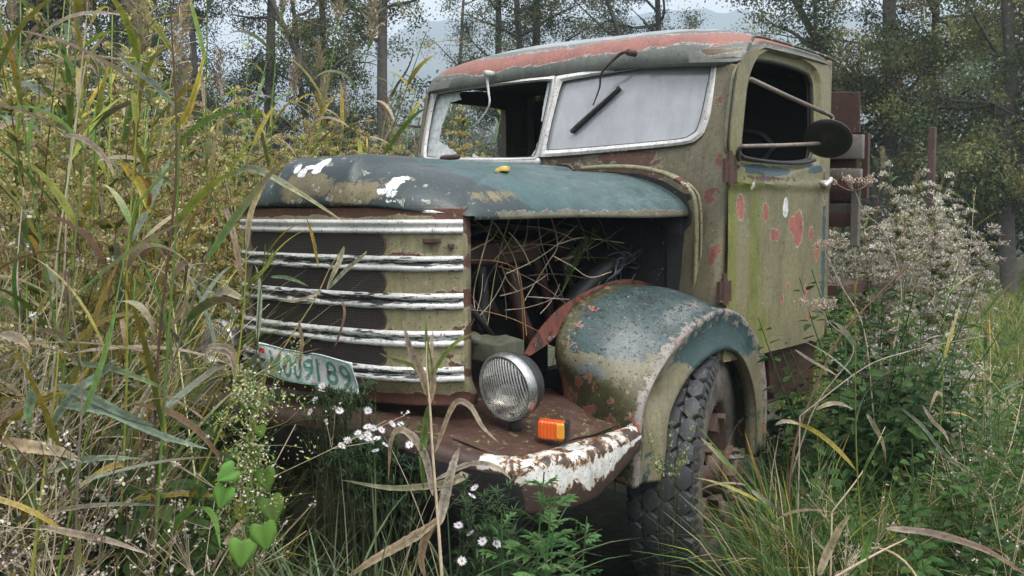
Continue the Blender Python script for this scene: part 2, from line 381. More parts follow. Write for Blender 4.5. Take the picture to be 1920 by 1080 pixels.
# ------------------------------------------------------------------ cab front
opR = [WSr(*p) for p in [(1012, 290), (1046, 148), (1345, 108), (1320, 238), (1305, 256), (1285, 264)]]
opL = [WSl(*p) for p in [(792, 298), (812, 172), (1040, 146), (1010, 296)]]
def cabfront():
    nu, nv = 150, 96
    def fn(u, v):
        x = -.84 + 1.725 * u; z = .86 + (2.095 - .03 * sstep(.74, .86, np.abs(x)) - .86) * v
        y = frontY(x, z); e = np.clip(np.maximum((x - .845) / .04, (-x - .80) / .04), 0, 1); y = y + .035 * (1 - np.sqrt(1 - e ** 2 * .999))
        return x, y, z
    P, F = gridmesh(fn, nu, nv); c = P[F].mean(1)
    hole = inpoly(c[:, 0], c[:, 2], [(p[0], p[2]) for p in opR]) | inpoly(c[:, 0], c[:, 2], [(p[0], p[2]) for p in opL])
    bay = (np.abs(c[:, 0]) < .69) & (c[:, 2] < 1.55)
    F = F[~(hole | bay)]
    a = {'rust': np.maximum(sstep(1.78, 1.72, P[:, 2]) * sstep(.72, .5, np.abs(P[:, 0])) * .75, .15 * sstep(1.2, .9, P[:, 2])),
         'red': spots(P, [((.80, 1.40, 1.93), (.05, .2, .09)), ((.80, 1.38, 1.78), (.05, .2, .08)), ((.83, 1.35, 1.70), (.03, .2, .08)), ((.84, 1.3, 1.33), (.05, .2, .1)), ((.35, 1.35, 1.72), (.25, .2, .02)), ((.845, 1.35, 2.0), (.03, .2, .1)), ((.80, 1.4, 1.55), (.05, .2, .06))], 1.0)}
    o = link_mesh('cab_front', P, F, M_cab, truck, attrs=a, solid=.012)
    return o
cab = cabfront()

# side walls, rear wall, floor
def sidewall(sx, mat, win):
    zz = np.linspace(.88, 2.16, 20); front = [(float(cornerY(z)) + .005, z) for z in zz]
    outer = np.array(front + [(2.36, 2.16), (2.37, .90)])
    return outer
def door_loops():
    f = lambda px, py: atX(px, py, .893)[1:]
    zt = [2.12, 1.62, 1.16, .90]
    out = np.array([f(1376, 335) * 0 + [float(cornerY(.9)) + .05, .905], [float(cornerY(1.62)) + .028, 1.62], [float(cornerY(2.1)) + .03, 2.150], [2.30, 2.168], [2.325, 1.6], [2.30, .905]])
    win = np.array([f(1374, 305), f(1378, 200), f(1398, 98), f(1527, 132), f(1531, 200), f(1530, 308)])
    return out, win
dout, dwin = door_loops()
DO = round_loop(dout, [.01, .3, .12, .05, .3, .01]); DW = round_loop(dwin, [.05, .1, .07, .05, .1, .05])
def subdiv_pair(A, B, step=.022):
    a, b = [], []
    for i in range(len(A)):
        j = (i + 1) % len(A); k = max(1, int(np.ceil(np.linalg.norm(A[j] - A[i]) / step)))
        for q in range(k): a.append(A[i] + (A[j] - A[i]) * q / k); b.append(B[i] + (B[j] - B[i]) * q / k)
    return np.array(a), np.array(b)
DO, DW = subdiv_pair(DO, DW)
def door():
    mb = MB(); X = .897
    # window frame belt level: split the skin in an upper ring and the lower panel by one ring
    A = np.c_[np.full(len(DO), X), DO]; Bw = np.c_[np.full(len(DW), X), DW]
    cen = DW.mean(0); W2 = cen + (DW - cen) * 1.0
    rim = DW + (DW - cen) / np.linalg.norm(DW - cen, axis=1)[:, None] * .045
    R1 = np.c_[np.full(len(DW), X), rim]; R2 = np.c_[np.full(len(DW), X - .012), DW + (rim - DW) * .75]; R3 = np.c_[np.full(len(DW), X - .018), DW]; R4 = np.c_[np.full(len(DW), X - .045), DW]
    # subdivide outer to rim for attribute detail
    prev = A; n = 50
    rows = [A + (R1 - A) * t for t in np.linspace(0, 1, n)] + [R2, R3, R4]
    e = A.copy(); e[:, 0] -= .03; rows = [e] + rows
    V = np.vstack(rows); k = len(A); i = np.arange(len(rows) - 1)[:, None] * k; j = np.arange(k)[None, :]; j2 = (j + 1) % k
    F = np.stack([i + j, i + j2, i + k + j2, i + k + j], -1).reshape(-1, 4)
    # belt moulding: a soft ridge and a step at the bottom
    y, z = V[:, 1], V[:, 2]; zb = 1.585
    V[:, 0] += .010 * np.exp(-((z - zb - .012) / .014) ** 2) * (V[:, 0] > X - .02) + .004 * sstep(zb, zb + .02, z) * (V[:, 0] > X - .02)
    V[:, 0] += .004 * np.sin(y * 5.1 + 1) * np.sin(z * 6.3) * (z < zb)
    D = lambda px, py: atX(px, py, .90)
    s = lambda L: [(D(a, b), (.5, rx, rz)) for a, b, rx, rz in L]
    at_ = {'pink': spots(V, s([(1390, 388, .035, .055), (1437, 393, .03, .03), (1438, 405, .025, .025), (1451, 440, .03, .03), (1459, 441, .02, .03), (1498, 428, .06, .085), (1487, 420, .04, .035), (1523, 437, .03, .035), (1480, 536, .02, .02), (1533, 470, .03, .05), (1513, 545, .02, .03), (1468, 560, .02, .025), (1519, 592, .02, .03), (1340, 482, .02, .08)]), 1.15),
           'white': spots(V, s([(1474, 390, .03, .05), (1410, 348, .015, .02), (1396, 420, .006, .006)]), 1.5),
           'moss': np.clip(spots(V, s([(1415, 500, .10, .75), (1370, 470, .09, .7), (1430, 625, .10, .2), (1395, 345, .25, .08)]), 1.3), -1, 1),
           'teal': spots(V, s([(1440, 318, .35, .035), (1530, 318, .15, .03), (1545, 480, .03, .4)]), 1.2),
           'rust': np.maximum(spots(V, s([(1440, 335, .5, .02), (1372, 330, .06, .05), (1545, 340, .04, .1)]), 1.0), sstep(.97, .90, z) * .6 - .2)}
    d = link_mesh('door', V, F, M_door, truck, attrs=at_, smooth=True, autosm=50)
    d['label'] = 'khaki driver door with green streaks and pink chips'
    # seal
    mb = MB(); P = np.c_[np.full(len(DW), .872), cen + (DW - cen) * .985]; P = np.vstack([P, P[:1]]); tube(mb, P, .011, 6, False); build('window_seal', mb, M_rubber, d)
    # sagging rubber strip along the bottom of the window
    mb = MB(); tube(mb, spline([D(1385, 288), D(1400, 297), D(1450, 304), D(1500, 306), D(1528, 300)], 5), .009, 6); build('loose_seal', mb, M_rubber, d)
    # hinges
    for (px, py, hh) in ((1369, 320, .11), (1358, 547, .10)):
        mb = MB(); p = atX(px, py, .91); tube(mb, [p - [0, 0, hh / 2], p + [0, 0, hh / 2]], .014, 10)
        box(mb, p + [-.006, .03, 0], (.014, .055, hh * .8)); box(mb, p + [-.006, -.02, 0], (.014, .035, hh * .8)); tube(mb, [p + [0, 0, hh / 2], p + [0, 0, hh / 2 + .02]], .009, 8)
        build('hinge', mb, M_rust, d, autosm=40)
    # handle
    mb = MB(); p = atX(1537, 344, .90); tube(mb, [p, p + [.045, 0, 0]], [.016, .013], 10)
    q = p + [.045, 0, 0]; tube(mb, spline([q + [0, .012, .022], q + [.004, 0, .012], q + [.008, -.035, .004], q + [.008, -.075, -.012]], 4), [.010] * 4 + [.011] * 9, 8)
    build('door_handle', mb, M_handle, d)
    return d
door_o = door()
# far (right-hand) side wall with its window opening, seen through the broken pane
for sx, outer, inner, X in ((-1, np.array([[1.50, 2.09], [1.34, .9], [2.36, .9], [2.36, 2.15]]), np.array([[1.56, 2.06], [1.48, 1.63], [2.10, 1.63], [2.10, 2.06]]), -.835), (1, np.array([[1.49, 2.08], [1.26, .9], [2.365, .9], [2.365, 2.16], [1.64, 2.16]]), None, .882)):
    if inner is None:
        A = round_loop(outer, .02); Bq = round_loop(np.array([[1.52, 2.06], [1.33, .93], [2.29, .93], [2.29, 2.14], [1.65, 2.14]]), .02)
    else: A = round_loop(outer, .02); Bq = round_loop(inner, .02)
    a3 = np.c_[np.full(len(A), X), A]; b3 = np.c_[np.full(len(A), X), Bq]; b4 = b3.copy(); b4[:, 0] -= sx * .03
    mb = MB(); ring(mb, a3, b3); ring(mb, b3, b4); build('cab_side', mb, M_cab, truck, smooth=False, solid=.02)
mb = MB(); # rear corner post, beyond the door
P = np.array([[.885, 2.31], [.885, 2.36], [.87, 2.385], [.84, 2.395], [-.79, 2.395], [-.82, 2.385], [-.835, 2.36], [-.835, 2.30]])
zz = np.linspace(.9, 2.17, 14); V = np.array([[x, y, z] for z in zz for x, y in P]); k = len(P); i = np.arange(13)[:, None] * k; j = np.arange(k - 1)[None, :]
mb.add(V, [np.stack([i + j, i + j + 1, i + k + j + 1, i + k + j], -1).reshape(-1, 4)])
build('cab_back', mb, M_cab, truck, solid=.015)
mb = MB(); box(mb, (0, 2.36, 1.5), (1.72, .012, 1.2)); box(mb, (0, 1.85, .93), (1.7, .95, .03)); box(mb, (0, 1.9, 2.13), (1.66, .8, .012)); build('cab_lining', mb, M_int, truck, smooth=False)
# rear window rim visible through the door
mb = MB(); y = 2.33; c = np.array([.53, 1.80]); lp = round_loop(np.array([[.12, 1.70], [.12, 1.88], [.62, 1.88], [.62, 1.70]]), .08)
P = np.c_[lp[:, 0], np.full(len(lp), y), lp[:, 1]]; tube(mb, np.vstack([P, P[:1]]), .012, 6, False); build('rear_window_rim', mb, M_steel, truck)
# seat, steering wheel
seat = None
def rbox(c, s, r=.05):
    mb = MB(); n = 24
    def fn(u, v):
        th = (u - .5) * 2 * math.pi; ph = (v - .5) * math.pi; e = .25
        f = lambda w, m: np.sign(w) * np.abs(w) ** m
        return c[0] + s[0] / 2 * f(np.cos(ph), e) * f(np.cos(th), e), c[1] + s[1] / 2 * f(np.cos(ph), e) * f(np.sin(th), e), c[2] + s[2] / 2 * f(np.sin(ph), e)
    return gridmesh(fn, 41, 21)
P, F = rbox((0, 2.02, 1.24), (1.5, .5, .2)); seat = link_mesh('seat', P, F, M_rubber, truck)
P, F = rbox((0, 2.26, 1.42), (1.5, .12, .42)); link_mesh('backrest', P, F, M_rubber, seat)
mb = MB(); a = np.linspace(0, 2 * np.pi, 33); Rw = rotx(rad(-28)); c = np.array([.42, 1.72, 1.62])
tube(mb, (np.c_[.2 * np.cos(a), .2 * np.sin(a), 0 * a]) @ Rw.T + c, .012, 6, False)
for q in (0, 2.1, 4.2): tube(mb, [c, c + Rw @ np.array([.2 * math.cos(q), .2 * math.sin(q), 0])], .008, 6)
tube(mb, [c, c + Rw @ np.array([0, 0, -.7])], .02, 8); build('steering_wheel', mb, M_rubber, truck)

# ------------------------------------------------------------------ roof
def roof():
    n, m = 240, 46; th = np.linspace(0, 2 * np.pi, n, endpoint=False); p = 8.0
    f = lambda w, e: np.sign(w) * np.abs(w) ** e
    bx = .89 * f(np.cos(th), 2 / p); by = .495 * f(np.sin(th), 2 / p); cy = 1.92
    zf = np.where(by < 0, 1, 0) * sstep(.30, .475, -by) # front
    ze = 2.168 - .072 * zf
    rows = []
    for s in [1.0] + list(np.linspace(1.0, 0, m)):
        h = (1 - s ** 2.9) ** .5; fr = .10 * zf * s ** 6  # brow leans back a little
        z = ze + (2.285 + .010 * (1 - s) - ze) * h - .024 * (np.abs(bx) * s / .9) ** 2
        rows.append(np.c_[bx * s + .02, by * s + cy, z])
    rows[0][:, 2] -= .012; rows[0][:, 0] *= .985; rows[0][:, 1] = (rows[0][:, 1] - cy) * .975 + cy
    V = np.vstack(rows); k = n; i = np.arange(len(rows) - 1)[:, None] * k; j = np.arange(k)[None, :]; j2 = (j + 1) % k
    F = np.stack([i + j, i + j2, i + k + j2, i + k + j], -1).reshape(-1, 4)
    V[:, 2] += .003 * np.sin(V[:, 0] * 9) * np.sin(V[:, 1] * 7)
    z = V[:, 2]; x = V[:, 0]; y = V[:, 1]
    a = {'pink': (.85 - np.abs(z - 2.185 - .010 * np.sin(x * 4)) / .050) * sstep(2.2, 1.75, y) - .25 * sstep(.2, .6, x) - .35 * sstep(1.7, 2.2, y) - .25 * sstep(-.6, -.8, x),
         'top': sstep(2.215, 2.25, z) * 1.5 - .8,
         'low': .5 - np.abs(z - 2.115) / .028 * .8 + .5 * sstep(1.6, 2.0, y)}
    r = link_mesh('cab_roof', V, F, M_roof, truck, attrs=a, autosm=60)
    # rain gutter over the door
    mb = MB(); pts = [(.888, 1.47, 2.02), (.895, 1.475, 2.10), (.90, 1.50, 2.155), (.902, 1.56, 2.178), (.902, 1.9, 2.182), (.902, 2.25, 2.178), (.90, 2.40, 2.166)]
    tube(mb, spline(pts, 6), .006, 6); build('rain_gutter', mb, M_topframe, r)
    return r
roof_o = roof()
# rolled brow seam above the glass
mb = MB(); xs = np.linspace(-.83, .86, 60); ys = 1.92 - .495 * (1 - np.minimum(.999, np.abs(xs - .02) / .885) ** 8) ** .125
tube(mb, np.c_[xs, ys + .012, np.full(60, 2.092)], .009, 6); build('brow_seam', mb, M_rust, roof_o)

# ------------------------------------------------------------------ windscreen
def loop3(fn, pts, o=0.0): return np.array([fn(a, b, o) for a, b in pts])
def frame(name, fn, outer, inner, th=.016, mat=M_frame, label=None):
    o1 = chaikin(np.array(outer, float), 2); i1 = chaikin(np.array(inner, float), 2)
    A = loop3(fn, o1, th * .6 + .012); Bq = loop3(fn, i1, th * .6 + .008); mid = loop3(fn, (o1 + i1) / 2, th + .014)
    A0 = loop3(fn, o1, -.01); B0 = loop3(fn, i1, -.01)
    mb = MB(); n = len(A); rows = [A0, A, mid, Bq, B0]; V = np.vstack(rows); i = np.arange(4)[:, None] * n; j = np.arange(n)[None, :]; j2 = (j + 1) % n
    mb.add(V, [np.stack([i + j, i + j2, i + n + j2, i + n + j], -1).reshape(-1, 4)])
    o = build(name, mb, mat, truck, autosm=50)
    g_ = MB(); q_ = loop3(fn, i1, th * .5 + .006); tube(g_, np.vstack([q_, q_[:1]]), .0042, 5, False); build('glass_gasket', g_, M_rubber, o)
    if label: o['label'] = label
    return o
def dbl(P, fr):  # put two extra points near every corner so that chaikin keeps the edges straight
    P = np.array(P, float); return corner_cut(P, fr)
oR = dbl([(1006, 297), (1040, 141), (1356, 100), (1328, 236), (1312, 262), (1284, 272)], [6, 6, 6, 14, 10, 14])
iR = dbl([(1021, 284), (1053, 151), (1338, 109), (1311, 240), (1297, 255), (1275, 262)], [6, 6, 6, 14, 10, 14])
frR = frame('windscreen_frame', WSr, oR, iR)
oL = dbl([(785, 301), (807, 167), (1043, 141), (1009, 303)], [8, 8, 6, 6]); iL = dbl([(796, 297), (817, 175), (1036, 149), (1004, 296)], [8, 8, 6, 6])
frL = frame('windscreen_frame', WSl, oL, iL)
# worn upper rail
for fn, a, b, fr in ((WSr, (1046, 146), (1350, 104), frR), (WSl, (812, 170), (1040, 145), frL)):
    mb = MB(); p0, p1 = fn(*a, .014), fn(*b, .014); box_n = 8; tube(mb, [p0 + (p1 - p0) * t for t in np.linspace(0, 1, 8)], .0085, 6); build('upper_rail', mb, M_topframe, fr)
# bottom rail and mullion bases
mb = MB(); p0, p1 = WSl(797, 301, .012), WSl(1012, 303, .012); tube(mb, [p0, p1], .016, 8); build('lower_rail', mb, M_frame, frL)
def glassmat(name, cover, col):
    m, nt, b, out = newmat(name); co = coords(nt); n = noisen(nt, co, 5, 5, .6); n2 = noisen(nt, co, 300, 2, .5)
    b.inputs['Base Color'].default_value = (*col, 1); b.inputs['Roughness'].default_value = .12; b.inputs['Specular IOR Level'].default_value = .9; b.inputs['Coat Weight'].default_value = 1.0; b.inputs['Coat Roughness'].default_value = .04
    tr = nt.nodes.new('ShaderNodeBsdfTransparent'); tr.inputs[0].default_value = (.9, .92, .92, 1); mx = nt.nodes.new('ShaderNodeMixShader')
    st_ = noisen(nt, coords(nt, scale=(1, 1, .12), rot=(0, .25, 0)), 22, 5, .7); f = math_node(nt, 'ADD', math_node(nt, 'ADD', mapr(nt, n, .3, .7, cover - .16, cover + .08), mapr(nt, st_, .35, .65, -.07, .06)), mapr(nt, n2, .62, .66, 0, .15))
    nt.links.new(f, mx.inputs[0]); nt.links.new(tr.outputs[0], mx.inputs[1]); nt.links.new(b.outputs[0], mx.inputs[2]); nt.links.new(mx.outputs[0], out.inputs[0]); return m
M_glass = glassmat('sky_grey_glass', .77, (.37, .38, .40))  # grey body colour stands in for the bright sky mirrored in the pane
def crackmat():
    m, nt, b, out = newmat('crazed_glass'); co = coords(nt); v = nt.nodes.new('ShaderNodeTexVoronoi'); v.feature = 'DISTANCE_TO_EDGE'; v.inputs['Scale'].default_value = 150; nt.links.new(co, v.inputs['Vector'])
    n = noisen(nt, co, 40, 4, .6); f = math_node(nt, 'ADD', mapr(nt, v.outputs['Distance'], 0, .03, .5, 0), mapr(nt, n, .3, .7, .35, .75))
    b.inputs['Base Color'].default_value = (.62, .66, .66, 1); b.inputs['Roughness'].default_value = .3; tr = nt.nodes.new('ShaderNodeBsdfTransparent'); mx = nt.nodes.new('ShaderNodeMixShader')
    nt.links.new(f, mx.inputs[0]); nt.links.new(tr.outputs[0], mx.inputs[1]); nt.links.new(b.outputs[0], mx.inputs[2]); nt.links.new(mx.outputs[0], out.inputs[0]); return m
M_crack = crackmat()
mb = MB(); P = loop3(WSr, chaikin(iR, 2), .0); prism(mb, P, (0, .005, 0)); g = build('windscreen_glass', mb, M_glass, frR, smooth=False); g['label'] = 'whole pane with the sky reflection painted in as grey'
Z7 = lambda L: [(760 + a / 3, 30 + b / 3) for a, b in L]
def jag(P, k=5, am=1.3, seed=1):
    rg = np.random.default_rng(seed); P = np.array(P, float); o = []
    for i in range(len(P)):
        a, b = P[i], P[(i + 1) % len(P)]
        for t in np.linspace(0, 1, k, endpoint=False): o.append(a + (b - a) * t + rg.normal(0, am, 2) * (t > 0))
    return o
for i, pl_ in enumerate(([(165, 425), (325, 412), (303, 445), (315, 470), (250, 488), (232, 540), (205, 610), (188, 705), (240, 740), (275, 765), (300, 790), (345, 806), (104, 808)],
             [(372, 806), (382, 773), (405, 790), (440, 794), (470, 808)], [(800, 378), (832, 362), (812, 440), (772, 596), (763, 592), (778, 500), (790, 430)], [(660, 808), (672, 794), (705, 790), (722, 765), (750, 700), (752, 808)])):
    mb = MB(); prism(mb, loop3(WSl, jag(Z7(pl_), 4, .7, i), .0), (0, .005, 0)); build('glass_shard', mb, M_crack, frL, smooth=False)
# ------------------------------------------------------------------ wipers
def wiper(arm, blade, mount, link=None):
    w_ = bpy.data.objects.new('wiper', None); COL.objects.link(w_); w_.parent = truck; w_.location = mount - wloc(truck)
    mb = MB(); tube(mb, spline(arm, 6), np.linspace(.008, .003, (len(arm) - 1) * 6 + 1), 6); tube(mb, [mount + [0, -.02, 0], mount + [0, .03, 0]], .014, 10); build('wiper_arm', mb, M_rust if link else M_frame, w_)
    if blade is not None:
        a, b = blade; mb = MB(); d = (b - a) / np.linalg.norm(b - a); up = np.array([0, -.9, .3]); sd_ = np.cross(d, up); R = np.c_[d, sd_ / np.linalg.norm(sd_), np.cross(d, sd_) / np.linalg.norm(np.cross(d, sd_))]
        box(mb, (a + b) / 2, (np.linalg.norm(b - a), .016, .012), R); box(mb, (a + b) / 2 + [0, .012, -.004], (np.linalg.norm(b - a) * .97, .006, .022), R)
        build('wiper_blade', mb, M_rubber, w_, bevel=.002, smooth=False)
        mb = MB(); tube(mb, [a + (b - a) * .1 + [0, -.012, .002], a + (b - a) * .95 + [0, -.012, .002]], .0035, 6); build('blade_spine', mb, M_steel, w_)
    return w_
mt = at(1183, 99, (0, 1, -.28), .845 - .07); wiper([mt, WSr(1165, 100, .10), WSr(1140, 122, .09), WSr(1127, 140, .07), WSr(1124, 165, .045), WSr(1112, 197, .03)], (WSr(1070, 248, .02), WSr(1162, 163, .02)), mt, True)
mt = at(916, 138, (0, 1, -.28), .845 - .05); wiper([mt, WSl(914, 150, .07), WSl(916, 172, .06), WSl(918, 192, .05), WSl(911, 210, .04), WSl(893, 233, .04)], None, mt)

M_arm = paint('mirror_arm_paint', (.19, .155, .13), [dict(col=(.07, .04, .03), bias=-.2, amp=1.1, scale=20, soft=.2)], rough=.5, seed=2)
# ------------------------------------------------------------------ mirror
mir = bpy.data.objects.new('side_mirror', None); COL.objects.link(mir); mir.parent = truck; mir.location = np.array([1.12, 1.68, 1.78]) - wloc(truck)
mc = atX(1552, 262, 1.12); mn = np.array([.22, -.92, -.80]); mn /= np.linalg.norm(mn)
ax = mn; bx = np.cross(ax, [0, 0, 1]); bx /= np.linalg.norm(bx); cx = np.cross(ax, bx); Mm = np.c_[ax, bx, cx]

mb = MB(); lathe(mb, [(.014, 0), (.013, .018), (.008, .024), (.007, .05), (.005, .078), (.001, .09), (-.004, .095), (-.010, .094), (-.012, .088), (-.010, .05), (-.010, 0)], 40, Mm, mc); build('mirror_head', mb, M_rubber, mir, autosm=40)
mb = MB(); tube(mb, spline([atX(1385, 300, .90), atX(1384, 285, .92), atX(1390, 275, .945), atX(1402, 274, .96), atX(1480, 272, 1.04), atX(1551, 268, 1.10)], 6), .0085, 8); build('mirror_arm', mb, M_arm, mir)
mb = MB(); tube(mb, [atX(1407, 148, .99), atX(1480, 182, 1.05), atX(1545, 211, 1.11)], .0095, 8); tube(mb, spline([atX(1545, 211, 1.11), atX(1560, 219, 1.12), atX(1559, 235, 1.12), atX(1553, 268, 1.10)], 4), .0085, 8); build('mirror_arm', mb, M_arm, mir)

# ------------------------------------------------------------------ bonnet
def GX(x, k=1.0): return x * (1 - .095 * k) + .056 * k
def yfront(x): ax_ = np.abs(x) / .6; return -.045 + .055 * ax_ ** 2 + .125 * ax_ ** 6
def hoodz(x, Y, w_):
    r = np.clip(np.abs(x) / w_, 0, 1)
    zs = 1.482 + .180 * (1 - r ** 3.0) ** .62
    cw = .20 - .05 * sstep(.2, 1.2, Y)
    return zs, sstep(cw + .035, cw - .02, np.abs(x))
def bonnet():
    nu, nv = 220, 170
    def fn(u, v):
        s = (u * 2 - 1); s = np.sign(s) * np.abs(s) ** .85; v2 = v ** 1.5
        yf0 = yfront(s * .62); Y = yf0 + (1.375 - .03 - yf0) * v2
        wv = .60 + .115 * np.clip(Y / 1.35, 0, 1); x = s * wv
        zs, hump = hoodz(x, Y, wv)
        d = Y - yf0
        Ls = .25; Lc = .15
        Ns = np.clip(1 - (1 - np.clip(d / Ls, 0, 1)) ** 2.2, 0, 1) ** .5; Nc = np.clip(1 - (1 - np.clip(d / Lc, 0, 1)) ** 2.2, 0, 1) ** .5
        lip = 1.512 - .027 * sstep(.3, .6, np.abs(x))
        z0 = np.minimum(lip, zs); zlobe = z0 + (np.maximum(zs, z0) - z0) * Ns
        zhump = lip + (1.683 - lip) * Nc
        z = zlobe * (1 - hump) + zhump * hump
        # the seam where nose and side panel meet, and the crease beside the central hump
        q = np.abs(np.abs(x) - (.60 - .35 * np.clip(d, 0, .55))); z = z - .006 * np.exp(-(q / .012) ** 2) * (d < .5)
        z = z + .0025 * np.sin(Y * 7 + x * 5) * np.sin(x * 11)
        return GX(x, 1 - v), Y, z
    P, F = gridmesh(fn, nu, nv)
    # side skirts: turn the edge down
    edge = np.arange(nv); R0 = P[(nu - 1) * nv:]; L0 = P[:nv]
    base = len(P); R1 = R0 + [.002, 0, -.012]; L1 = L0 + [-.002, 0, -.012]; P2 = np.vstack([P, R1, L1]); i = np.arange(nv - 1)
    F2 = np.vstack([F, np.stack([(nu - 1) * nv + i, base + i, base + i + 1, (nu - 1) * nv + i + 1], -1), np.stack([i + 1, base + nv + i + 1, base + nv + i, i], -1)])
    V = P2; x, y, z = V.T; d = y - yfront((x - .04) / .93)
    H = lambda px, py, Y: atY(px, py, Y)
    s = lambda L: [(H(a, b, Y), (rx, .2, rz)) for a, b, Y, rx, rz in L]
    nose = sstep(.30, .22, d - .1 * sstep(.45, .3, np.abs(x)))
    att = {'dark': nose * 1.4 - .75 + .4 * sstep(.0, -.2, x) * sstep(.5, .2, d),
           'khaki': np.maximum(spots(V, s([(610, 350, .05, .14, .055), (590, 360, .05, .10, .05), (690, 365, .06, .14, .05), (735, 362, .1, .09, .05), (930, 378, .35, .06, .04), (640, 352, .05, .06, .05)]), 1.2), -1),
           'white': spots(V, s([(612, 314, .06, .05, .010), (625, 306, .06, .03, .018), (598, 326, .06, .025, .018), (787, 348, .15, .035, .035), (797, 366, .16, .03, .022), (775, 360, .14, .045, .016), (630, 322, .08, .03, .015), (583, 318, .06, .02, .02), (1285, 375, 1.3, .02, .03), (795, 378, .16, .05, .012), (860, 397, .2, .08, .010)]), 1.5),
           'rim': np.clip(1 - (z - 1.472) / .03, -1, 1) * 1.0 * (d > .1), 'wash': sstep(.2, 1.0, y) * .9}
    o = link_mesh('bonnet', V, F2, M_hood, truck, attrs=att, solid=.004, autosm=70); o['label'] = 'dark teal bonnet with white and khaki flaked patches'
    return o
hood = bonnet()
# rear edge strap and centre hinge strip
mb = MB(); tube(mb, spline([(.02, 1.345, 1.697), (.14, 1.33, 1.69), (.17, 1.33, 1.665)], 4), .006, 6); build('bonnet_strap', mb, M_topframe, hood)
# cowl seat: arched rolled rim + dark recess behind the bonnet
arch_px = [(1090, 316), (1140, 313), (1190, 314), (1235, 322), (1270, 337), (1294, 357), (1303, 378), (1306, 420), (1305, 480), (1303, 566)]
AR = np.array([atY(a, b, 1.325 - .02) for a, b in arch_px]); ARs = spline(AR, 8)
mb = MB(); tube(mb, ARs, .010, 8); tube(mb, ARs + [.016, .01, 0], .006, 6); build('cowl_moulding', mb, M_grille, truck)
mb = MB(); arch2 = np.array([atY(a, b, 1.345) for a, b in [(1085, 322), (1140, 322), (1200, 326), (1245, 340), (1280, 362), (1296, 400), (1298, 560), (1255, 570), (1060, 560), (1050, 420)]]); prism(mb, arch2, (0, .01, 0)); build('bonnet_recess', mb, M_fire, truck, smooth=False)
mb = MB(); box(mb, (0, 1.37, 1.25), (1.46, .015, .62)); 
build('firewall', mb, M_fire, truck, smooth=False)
mb = MB(); mm_ = [atY(1240, 425, 1.30), atY(1272, 425, 1.30), atY(1272, 560, 1.30), atY(1240, 560, 1.30)]
box(mb, (.665, 1.33, 1.28), (.06, .03, .42)); prism(mb, [(.55, 1.33, 1.482), (.70, 1.33, 1.482), (.70, 1.33, 1.40), (.66, 1.33, 1.40)], (0, -.02, 0)); build('firewall_bracket', mb, M_dark, truck, smooth=False)

# ------------------------------------------------------------------ grille
GT, GB = 1.508, .880
def gY(x, z): return yfront(x) + .012 + .03 * sstep(1.0, .90, z) ** 2
def gsurf(x, z, o=0.0):
    x = np.asarray(x, float); e = 1e-3; y = gY(x, z); dy = (gY(x + e, z) - gY(x - e, z)) / (2 * e); n = np.stack([dy, -np.ones_like(dy)], -1); n /= np.linalg.norm(n, axis=-1)[..., None]
    return np.stack([GX(x) + n[..., 0] * o, y + n[..., 1] * o, z + 0 * x], -1)
def grille():
    nu, nv = 200, 90
    def fn(u, v):
        x = (u * 2 - 1) * .585; z = GB + (GT - GB) * v; P = gsurf(x, z); return P[..., 0], P[..., 1], P[..., 2]
    P, F = gridmesh(fn, nu, nv)
    # side returns
    zz = np.linspace(GB, GT, nv); rows = []
    for sx in (1, -1):
        c0 = P[(nu - 1) * nv:] if sx > 0 else P[:nv]
        for dx, dy in ((.004, .005), (.004, .02), (.0, .05)): rows.append(c0 + [sx * dx, dy, 0])
    V = np.vstack([P] + rows); b0 = len(P); i = np.arange(nv - 1); Fs = [F]
    for k, sx in enumerate((1, -1)):
        prev = (nu - 1) * nv if sx > 0 else 0
        for r in range(3):
            cur = b0 + (k * 3 + r) * nv; q = np.stack([prev + i, cur + i, cur + i + 1, prev + i + 1], -1); Fs.append(q if sx > 0 else q[:, ::-1]); prev = cur
    F = np.vstack(Fs); x, y, z = V.T
    rust = .35 * np.maximum(sstep(1.475, 1.485, z), 0) * 2.2 + .55 * np.exp(-((np.mod(z - .955, .1175) - .03) / .022) ** 2) * sstep(.2, .5, np.abs(x)) + .62 * sstep(.935, .90, z) + .25 * sstep(.98, .94, z) * (x < .1) + .12 * sstep(.55, .58, x) - .06
    o = link_mesh('grille_shell', V, F, M_grille, truck, attrs={'rust': rust, 'pale': sstep(.55, .585, x) * .4 - .2}, solid=.004, autosm=60); o['label'] = 'khaki radiator shell with rust patches'
    return o
gr = grille()
def meshmat():
    m, nt, b, out = newmat('wire_mesh'); tc = nt.nodes.new('ShaderNodeTexCoord'); sx = nt.nodes.new('ShaderNodeSeparateXYZ'); nt.links.new(tc.outputs['Object'], sx.inputs[0])
    f = lambda s: math_node(nt, 'ABSOLUTE', math_node(nt, 'SINE', math_node(nt, 'MULTIPLY', s, math.pi / .0072)))
    w1 = mapr(nt, f(sx.outputs[0]), .0, .45, 1, 0); w2 = mapr(nt, f(sx.outputs[2]), .0, .45, 1, 0); wv = math_node(nt, 'MAXIMUM', w1, w2)
    n = noisen(nt, tc.outputs['Object'], 6, 5, .6); nt.links.new(mixc(nt, wv, (.006, .005, .005), mixc(nt, mapr(nt, n, .35, .65), (.035, .024, .02), (.075, .05, .04))), b.inputs['Base Color']); b.inputs['Roughness'].default_value = .6
    bp = nt.nodes.new('ShaderNodeBump'); bp.inputs['Strength'].default_value = .5; bp.inputs['Distance'].default_value = .003; nt.links.new(wv, bp.inputs['Height']); nt.links.new(bp.outputs[0], b.inputs['Normal']); return m
M_mesh = meshmat()
